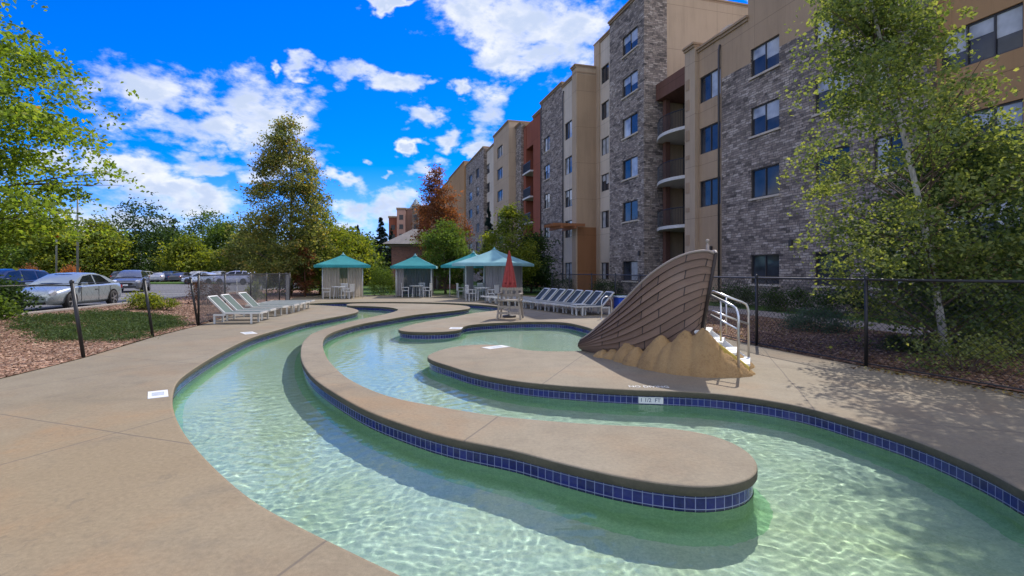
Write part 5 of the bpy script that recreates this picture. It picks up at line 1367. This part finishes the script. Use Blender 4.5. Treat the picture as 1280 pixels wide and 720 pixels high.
def bush(name, label, base, rx, ry, h, nleaf, lsize, mat, seed, cat='bush', group=None, stems=True, bark=None, spread=.28, kind=None, aspect=.6, tintoff=0.0):
    rs = np.random.default_rng(seed); root = tag(empty(name, base), label, cat, group, kind)
    nc = max(14, nleaf // 60); a = rs.uniform(0, 6.283, nc); e = rs.random(nc) ** .75; r = (.35 + .65 * rs.random(nc) ** .5)
    k = rs.uniform(.75, 1.12, nc)
    C = np.stack([rx * r * k * np.cos(a) * np.sqrt(1 - .75 * e * e), ry * r * k * np.sin(a) * np.sqrt(1 - .75 * e * e), h * (.15 + .75 * e * k)], 1)
    w = rs.integers(0, nc, nleaf); P = C[w] + rs.normal(size=(nleaf, 3)) * np.array([rx, ry, h * .8]) * spread * .6
    P[:, 2] = np.maximum(P[:, 2], .02 * h + .01)
    V, F = leafset(P, lsize, rs, aspect, .3)
    leaf_part('foliage', V, F, np.clip(.38 + tintoff + .35 * (rs.random(nc)[w] - .5) + rs.normal(size=nleaf) * .13, 0, 1), mat, root)
    if stems:
        m = MB()
        for i in range(min(9, nc)): c = Vector(C[i]); m.tube([(c.x * .12, c.y * .12, -.03), (c.x * .5, c.y * .5, c.z * .6), tuple(c)], [.014, .010, .004], 5, caps=False)
        m.build('stem', bark or BK_brown, root, smooth=True)
    return root
BK_brown = mat_bark('brown_bark', (.14, .095, .065)); BK_grey = mat_bark('grey_bark', (.20, .18, .155)); BK_white = mat_bark('birch_bark', (.62, .58, .52)); BK_red = mat_bark('rusty_bark', (.19, .085, .045))
LF_maple = mat_leaf('maple_leaf', [(0, (.08, .15, .018)), (.35, (.17, .27, .035)), (.58, (.27, .35, .05)), (.76, (.36, .35, .05)), (.88, (.40, .20, .04)), (1, (.34, .10, .03))], .58)
LF_birch = mat_leaf('birch_leaf', [(0, (.07, .12, .035)), (.3, (.16, .22, .06)), (.6, (.27, .32, .095)), (.85, (.37, .40, .13)), (1, (.47, .45, .17))], .55, .03)
LF_birch2 = mat_leaf('green_birch_leaf', [(0, (.045, .09, .03)), (.4, (.10, .17, .045)), (.7, (.17, .24, .065)), (1, (.30, .33, .10))], .48, .03)
LF_dark = mat_leaf('dark_leaf', [(0, (.018, .042, .012)), (.5, (.045, .09, .02)), (.8, (.08, .135, .03)), (1, (.13, .18, .035))], .4)
LF_green = mat_leaf('green_leaf', [(0, (.05, .095, .018)), (.5, (.115, .19, .03)), (.8, (.18, .25, .045)), (1, (.26, .29, .05))], .5)
LF_yg = mat_leaf('yellow_green_leaf', [(0, (.07, .12, .016)), (.45, (.19, .24, .025)), (.75, (.31, .31, .04)), (1, (.40, .32, .05))], .55)
LF_autumn = mat_leaf('turning_leaf', [(0, (.07, .105, .035)), (.34, (.16, .20, .055)), (.56, (.27, .26, .075)), (.76, (.40, .27, .085)), (.9, (.44, .21, .07)), (1, (.36, .13, .05))], .56)
LF_red = mat_leaf('red_leaf', [(0, (.10, .06, .03)), (.35, (.22, .09, .045)), (.65, (.36, .13, .05)), (.85, (.45, .17, .05)), (1, (.48, .28, .07))], .52)
LF_spruce = mat_leaf('spruce_needle', [(0, (.010, .022, .022)), (.5, (.022, .045, .042)), (1, (.055, .095, .085))], .15)
LF_juni = mat_leaf('juniper_needle', [(0, (.03, .06, .018)), (.5, (.07, .115, .035)), (1, (.14, .18, .07))], .3, .015)
LF_juni2 = mat_leaf('blue_juniper', [(0, (.03, .07, .045)), (.5, (.075, .14, .09)), (1, (.16, .23, .16))], .3, .02)
LF_redbush = mat_leaf('barberry_leaf', [(0, (.05, .03, .022)), (.5, (.12, .06, .04)), (.8, (.16, .09, .05)), (1, (.10, .11, .04))], .35)
LF_litter = mat_leaf('fallen_leaf', [(0, (.10, .055, .02)), (.5, (.26, .17, .06)), (.8, (.36, .27, .10)), (1, (.30, .30, .10))], .3)

# the maple at the left edge, boughs reaching into the picture
tree('maple_tree', 'tall maple at the left edge with yellow green boughs tipped orange', (-15.6, 11.6, .1), 11.2, [(.18, .70), (.26, .95), (.38, 1.0), (.52, .90), (.66, .84), (.80, .60), (.90, .36), (1.0, .05)], 4.6, 340, 80000, .13, LF_maple, BK_brown, .15, 11, flat=.22, csize=.115, wob=.16, shell=.3, limbs=70, droop=.10, topcol=.16)
# the birch in front of the block
tree('birch_tree', 'pale birch with fine yellow green leaves in front of the stone wall', (7.9, 9.3, .05), 8.7, [(.05, .42), (.12, .68), (.24, .9), (.36, 1.0), (.50, .96), (.60, .66), (.72, .46), (.88, .28), (1.0, .05)], 1.85, 210, 30000, .074, LF_birch, BK_white, .06, 21, flat=.8, csize=.125, wob=.26, shell=.15, limbs=60, droop=.16, lean=(-1.75, 0), stems=1, aspect=.75)
tree('green_birch', 'darker green dense birch leaning out right of the pale one', (9.6, 10.3, .05), 4.7, [(.05, .55), (.16, .85), (.34, 1.0), (.55, .95), (.74, .7), (.88, .4), (1, .06)], 1.85, 170, 30000, .078, LF_birch2, BK_grey, .06, 22, flat=.75, csize=.15, wob=.25, shell=.2, limbs=40, droop=.15, lean=(-.5, 0), aspect=.75)
# middle distance
tree('columnar_maple', 'tall pointed tree with dark green and rusty leaves left of the first cabana', AT(361, 34.5), 11.9, [(.05, .55), (.12, .82), (.25, 1.0), (.42, 1.0), (.58, .90), (.74, .68), (.88, .40), (1.0, .05)], 2.55, 320, 34000, .17, LF_autumn, BK_brown, .14, 31, flat=.5, csize=.12, wob=.2, topcol=.24)
tree('young_maple', 'smaller yellow green tree with rusty trunk behind the first cabana', AT(400, 37.5), 6.1, [(.12, .5), (.25, .9), (.45, 1.0), (.65, .85), (.82, .55), (1, .1)], 2.35, 140, 15000, .18, LF_yg, BK_red, .09, 32, csize=.16)
tree('rusty_shrub_tree', 'slim rust brown sapling against the trunks left of the first cabana', AT(381, 33.5), 3.5, [(.1, .5), (.4, 1), (.8, .7), (1, .1)], .62, 36, 2200, .11, LF_red, BK_red, .05, 33, csize=.2, limbs=14)
tree('red_maple', 'tall rust red maple before the far bays of the block', AT(547, 48), 11.4, [(.16, .5), (.3, .9), (.45, 1.0), (.62, .82), (.8, .48), (1, .05)], 2.15, 150, 14000, .20, LF_red, BK_grey, .12, 34, csize=.14)
tree('round_tree', 'round mid green tree between two cabana roofs', AT(557, 39), 5.4, [(.16, .55), (.32, .95), (.5, 1.0), (.72, .8), (.9, .45), (1, .1)], 2.0, 120, 14000, .16, LF_green, BK_brown, .08, 35, csize=.17)
tree('orange_sapling', 'small orange tipped sapling beside the tall red maple', AT(575, 50), 7.3, [(.3, .5), (.5, 1), (.8, .7), (1, .1)], 1.15, 50, 2600, .16, LF_red, BK_grey, .06, 36, csize=.2, limbs=14)
tree('locust_tree', 'airy yellow green tree rising behind the largest cabana', AT(639, 38), 6.3, [(.18, .6), (.34, 1.0), (.55, .9), (.75, .6), (.9, .32), (1, .05)], 2.05, 120, 13000, .16, LF_yg, BK_brown, .08, 37, csize=.15, wob=.3)
tree('shade_tree', 'dark leafy tree right of the largest cabana', AT(664, 41), 4.6, [(.1, .7), (.35, 1.0), (.6, .9), (.85, .5), (1, .1)], 1.75, 90, 9000, .18, LF_dark, BK_brown, .07, 38, csize=.18)
conifer('spruce_tree', 'narrow dark spruce standing against the far bays of the block', AT(611, 44), 7.1, 1.15, 5500, .22, LF_spruce, BK_brown, 41)
conifer('spruce_tree', 'dark blue spruce left of the brick pavilion', AT(476, 70), 9.2, 2.5, 9000, .32, LF_spruce, BK_brown, 42)
conifer('spruce_tree', 'bluish spruce close against the pavilion wall', AT(489, 66), 7.2, 1.4, 4500, .3, LF_spruce, BK_brown, 43)
conifer('spruce_tree', 'small topped spruce seen between yellow green tree and blue spruce', AT(447, 84), 9.2, 2.6, 6000, .36, LF_spruce, BK_brown, 44)
conifer('spruce_tree', 'pointed spruce tip above the far wood behind the cars', AT(217, 98), 11.6, 2.6, 5000, .42, LF_spruce, BK_brown, 45)
conifer('spruce_tree', 'dark spruce tip left of the tall pointed tree', AT(303, 100), 10.2, 2.6, 5000, .42, LF_spruce, BK_brown, 46)
# the wood beyond the parking lot, tree by tree
wood = [(-60, 74, 10.6, 6.0, LF_green, 'broad green tree at the far left of the wood'), (6, 70, 9.5, 5.5, LF_green, 'green tree behind the dark wagon'), (48, 80, 9.6, 5.2, LF_dark, 'dark tree in the shade left of the lamp posts'), (84, 72, 7.0, 3.6, LF_yg, 'low yellowish tree behind the lamp posts'),
        (118, 76, 8.6, 4.0, LF_yg, 'olive yellow tree right of the tall lamp post'), (172, 70, 10.6, 5.2, LF_dark, 'broad dark green tree, largest of the wood behind the cars'), (208, 84, 9.0, 3.8, LF_dark, 'dark tree right of the broad dark green one'), (236, 68, 5.6, 2.9, LF_yg, 'low yellow green tree in front of the wood'),
        (258, 82, 10.4, 4.2, LF_green, 'tall green tree behind the low yellow green one'), (284, 78, 8.6, 4.4, LF_green, 'round green tree behind the middle parking row'), (312, 88, 8.6, 4.0, LF_autumn, 'brownish tree behind the pointed tree'), (337, 90, 8.2, 4.2, LF_dark, 'dark tree behind the pointed tree'),
        (425, 60, 6.4, 3.2, LF_yg, 'bright yellow green tree behind the first cabana roof'), (447, 66, 5.8, 2.8, LF_green, 'green tree left of the blue spruce'), (140, 92, 8.8, 5.0, LF_green, 'pale green tree at the back of the wood'), (20, 95, 10.5, 6.0, LF_dark, 'dark tree filling the wood behind the left maple'),
        (-110, 90, 12, 7.0, LF_dark, 'dark tall tree beyond the left edge of the wood'), (394, 96, 8.5, 5.0, LF_dark, 'dark tree behind the young yellow green maple'), (462, 98, 7.5, 5.0, LF_dark, 'dark low tree behind the blue spruce'), (505, 110, 7.5, 5.0, LF_dark, 'dark tree behind the brick pavilion')]
for i, (px, Y, H, r, mt, lab) in enumerate(wood):
    if 150 < px < 300: Y, H, r = Y * 1.2, H * 1.2 - .25, r * 1.16
    tree('wood_tree', lab, AT(px, Y, .1), H, [(.03, .75), (.2, .95), (.45, 1.0), (.68, .85), (.86, .5), (1, .12)], r, 110, 9500, .42, mt, BK_brown, .18, 60 + i, csize=.19, flat=.7, wob=.25, limbs=10, group='trees of the wood beyond the parking lot')
# shrubs
bush('round_shrub', 'round clipped green shrub between the first two cabanas', AT(478, 35.8), .98, .95, 1.95, 5200, .085, LF_green, 71, spread=.25)
bush('reddish_shrub', 'reddish brown shrub by the left loungers', AT(259, 24.5, .13), 1.0, .9, 1.05, 2600, .07, LF_redbush, 72)
bush('yellow_shrub', 'yellow green shrub behind the juniper bed', AT(177, 20.4, .15), .72, .6, .62, 1700, .09, LF_yg, 73)
bush('yellow_shrub', 'pale yellow low shrub beside the mulch right of the larger one', AT(206, 20.6, .13), .55, .5, .40, 1000, .075, LF_yg, 74)
bush('fence_plant', 'yellow green plant at the fence behind the far loungers', AT(316, 24.6, .05), .45, .4, .95, 800, .10, LF_yg, 75)
bush('leafy_shrub', 'dark leafy shrub at the left edge before the silver sedan', AT(-2, 17.4, .2), .85, .8, 1.15, 2400, .12, LF_dark, 76)
bush('leafy_shrub', 'second dark shrub spilling over the kerb at the left edge', AT(-28, 15.2, .2), 1.0, .8, .8, 2000, .12, LF_green, 77)
bush('orange_shrub', 'orange brown shrub beyond the dark wagon', AT(36, 40, .14), 1.0, .8, 1.85, 1500, .14, LF_red, 78)
bush('orange_shrub', 'small red orange shrub beside the tall lamp post', AT(88, 44, .14), .8, .8, 1.9, 1500, .13, LF_red, 79, tintoff=.25)
bush('spreading_juniper', 'low spreading juniper behind the right fence', AT(1021, 13.2, .03), .95, .75, .62, 4200, .08, LF_juni2, 80, aspect=.25)
bush('small_shrub', 'small dense shrub behind the fence left of the birch', AT(1127, 10.0, .04), .36, .34, .34, 2200, .05, LF_juni, 81, aspect=.3)
bush('twiggy_shrub', 'loose twiggy shrub at the foot of the birch', AT(1205, 8.1, .04), .75, .55, .62, 1300, .062, LF_birch, 82, spread=.42)
bush('twiggy_shrub', 'loose leafy shrub at the fence right of the birch', AT(1268, 8.9, .04), .8, .6, .9, 1500, .065, LF_birch, 83, spread=.42)
for i, (px, Y, rx, h, lab) in enumerate(((918, 24.5, 1.1, 1.0, 'dark shrub against the stone wall behind the handrails'), (985, 21.5, 1.2, .9, 'dark shrub below the ground floor windows'), (1050, 19.4, 1.1, 1.0, 'dark shrub in the corner left of the birch'), (1150, 17.0, 1.5, 1.2, 'dark shrub behind the birch foot'), (1240, 16.0, 1.5, 1.25, 'dark shrub below the brown wall'), (760, 37.5, 1.3, 1.0, 'dark shrub at the foot of the tower'), (700, 44, 1.5, 1.1, 'dark shrub by the timber canopy'))):
    bush('foundation_shrub', lab, AT(px, Y, -.02), rx, .8, h, 2600, .09, LF_dark, 90 + i, group='foundation shrubs')
# juniper ground cover over the left bed: nobody could count the plants
def in_poly(x, y, P):
    c = False; j = len(P) - 1
    for i in range(len(P)):
        if (P[i][1] > y) != (P[j][1] > y) and x < (P[j][0] - P[i][0]) * (y - P[i][1]) / (P[j][1] - P[i][1]) + P[i][0]: c = not c
        j = i
    return c
def bed_z(rows, x, y):
    best = min(((p[0] - x) ** 2 + (p[1] - y) ** 2, p[2]) for r in rows[::3] for p in r[::2]); return best[1]
JP = [(-8.95, 11.9), (-9.9, 15.2), (-11.2, 17.2), (-13.0, 18.3), (-14.6, 18.2), (-15.2, 17.0), (-14.4, 15.0), (-12.4, 13.0), (-10.4, 11.6)]
rs = np.random.default_rng(7); cs = []
while len(cs) < 420:
    x, y = rs.uniform(-16.5, -8.5), rs.uniform(11, 20.5)
    if in_poly(x, y, JP) : cs.append((x, y, bed_z(LROWS, x, y)))
cs = np.array(cs); w = rs.integers(0, len(cs), 26000); hh = rs.uniform(.08, .22, len(cs))
dxy = rs.normal(size=(26000, 2)) * .20; rad = np.hypot(dxy[:, 0], dxy[:, 1])
P = np.stack([cs[w, 0] + dxy[:, 0], cs[w, 1] + dxy[:, 1], cs[w, 2] + hh[w] * np.clip(1 - rad / .6, .1, 1) * rs.uniform(.4, 1.05, 26000)], 1)
V, F = leafset(P, .085, rs, .26, .5); o = leaf_part('juniper_ground_cover', V, F, np.clip(.4 + .3 * (rs.random(len(cs))[w] - .5) + rs.normal(size=26000) * .15, 0, 1), LF_juni); tag(o, kind='stuff')
# wood chips and fallen leaves
def chips(name, rows, n, size, mat, seed, lim=None, zoff=.012, asp=.35):
    rs = np.random.default_rng(seed); pts = []
    R_ = np.array(rows); a, b, _ = R_.shape
    while len(pts) < n:
        i, j = rs.integers(0, a - 1), rs.integers(0, b - 1); u, v = rs.random(2)
        p = R_[i, j] * (1 - u) * (1 - v) + R_[i + 1, j] * u * (1 - v) + R_[i, j + 1] * (1 - u) * v + R_[i + 1, j + 1] * u * v
        if lim and not lim(p): continue
        pts.append(p + np.array([0, 0, zoff * rs.random()]))
    P = np.array(pts); V, F = leafset(P, size, rs, asp, 1.2); o = leaf_part(name, V, F, rs.random(n), mat); tag(o, kind='stuff'); return o
M_chip = mat_leaf('wood_chip', [(0, (.09, .055, .04)), (.4, (.22, .14, .10)), (.75, (.34, .24, .18)), (1, (.46, .37, .29))], .05, .02)
chips('wood_chips', LROWS, 30000, .055, M_chip, 3, lambda p: p[1] < 24 and p[1] > 4)
chips('mulch_chips', RROWS, 12000, .05, M_chip, 5, lambda p: 4 < p[1] < 20)
chips('fallen_leaves', RROWS, 1600, .055, LF_litter, 6, lambda p: 4.5 < p[1] < 16, .03, .7)
# a few leaves blown on to the deck along the right edge
rs = np.random.default_rng(12); n = 420; t_ = rs.random(n); base = np.array([[6.02, 8.7], [7.7, 4.3]]); P2 = base[0] * (1 - t_)[:, None] + base[1] * t_[:, None]
P = np.stack([P2[:, 0] - np.abs(rs.normal(size=n)) * .16, P2[:, 1] - np.abs(rs.normal(size=n)) * .05, .012 + .01 * rs.random(n)], 1)
V, F = leafset(P, .05, rs, .7, 2.0); o = leaf_part('fallen_leaves', V, F, rs.random(n), LF_litter); tag(o, kind='stuff')
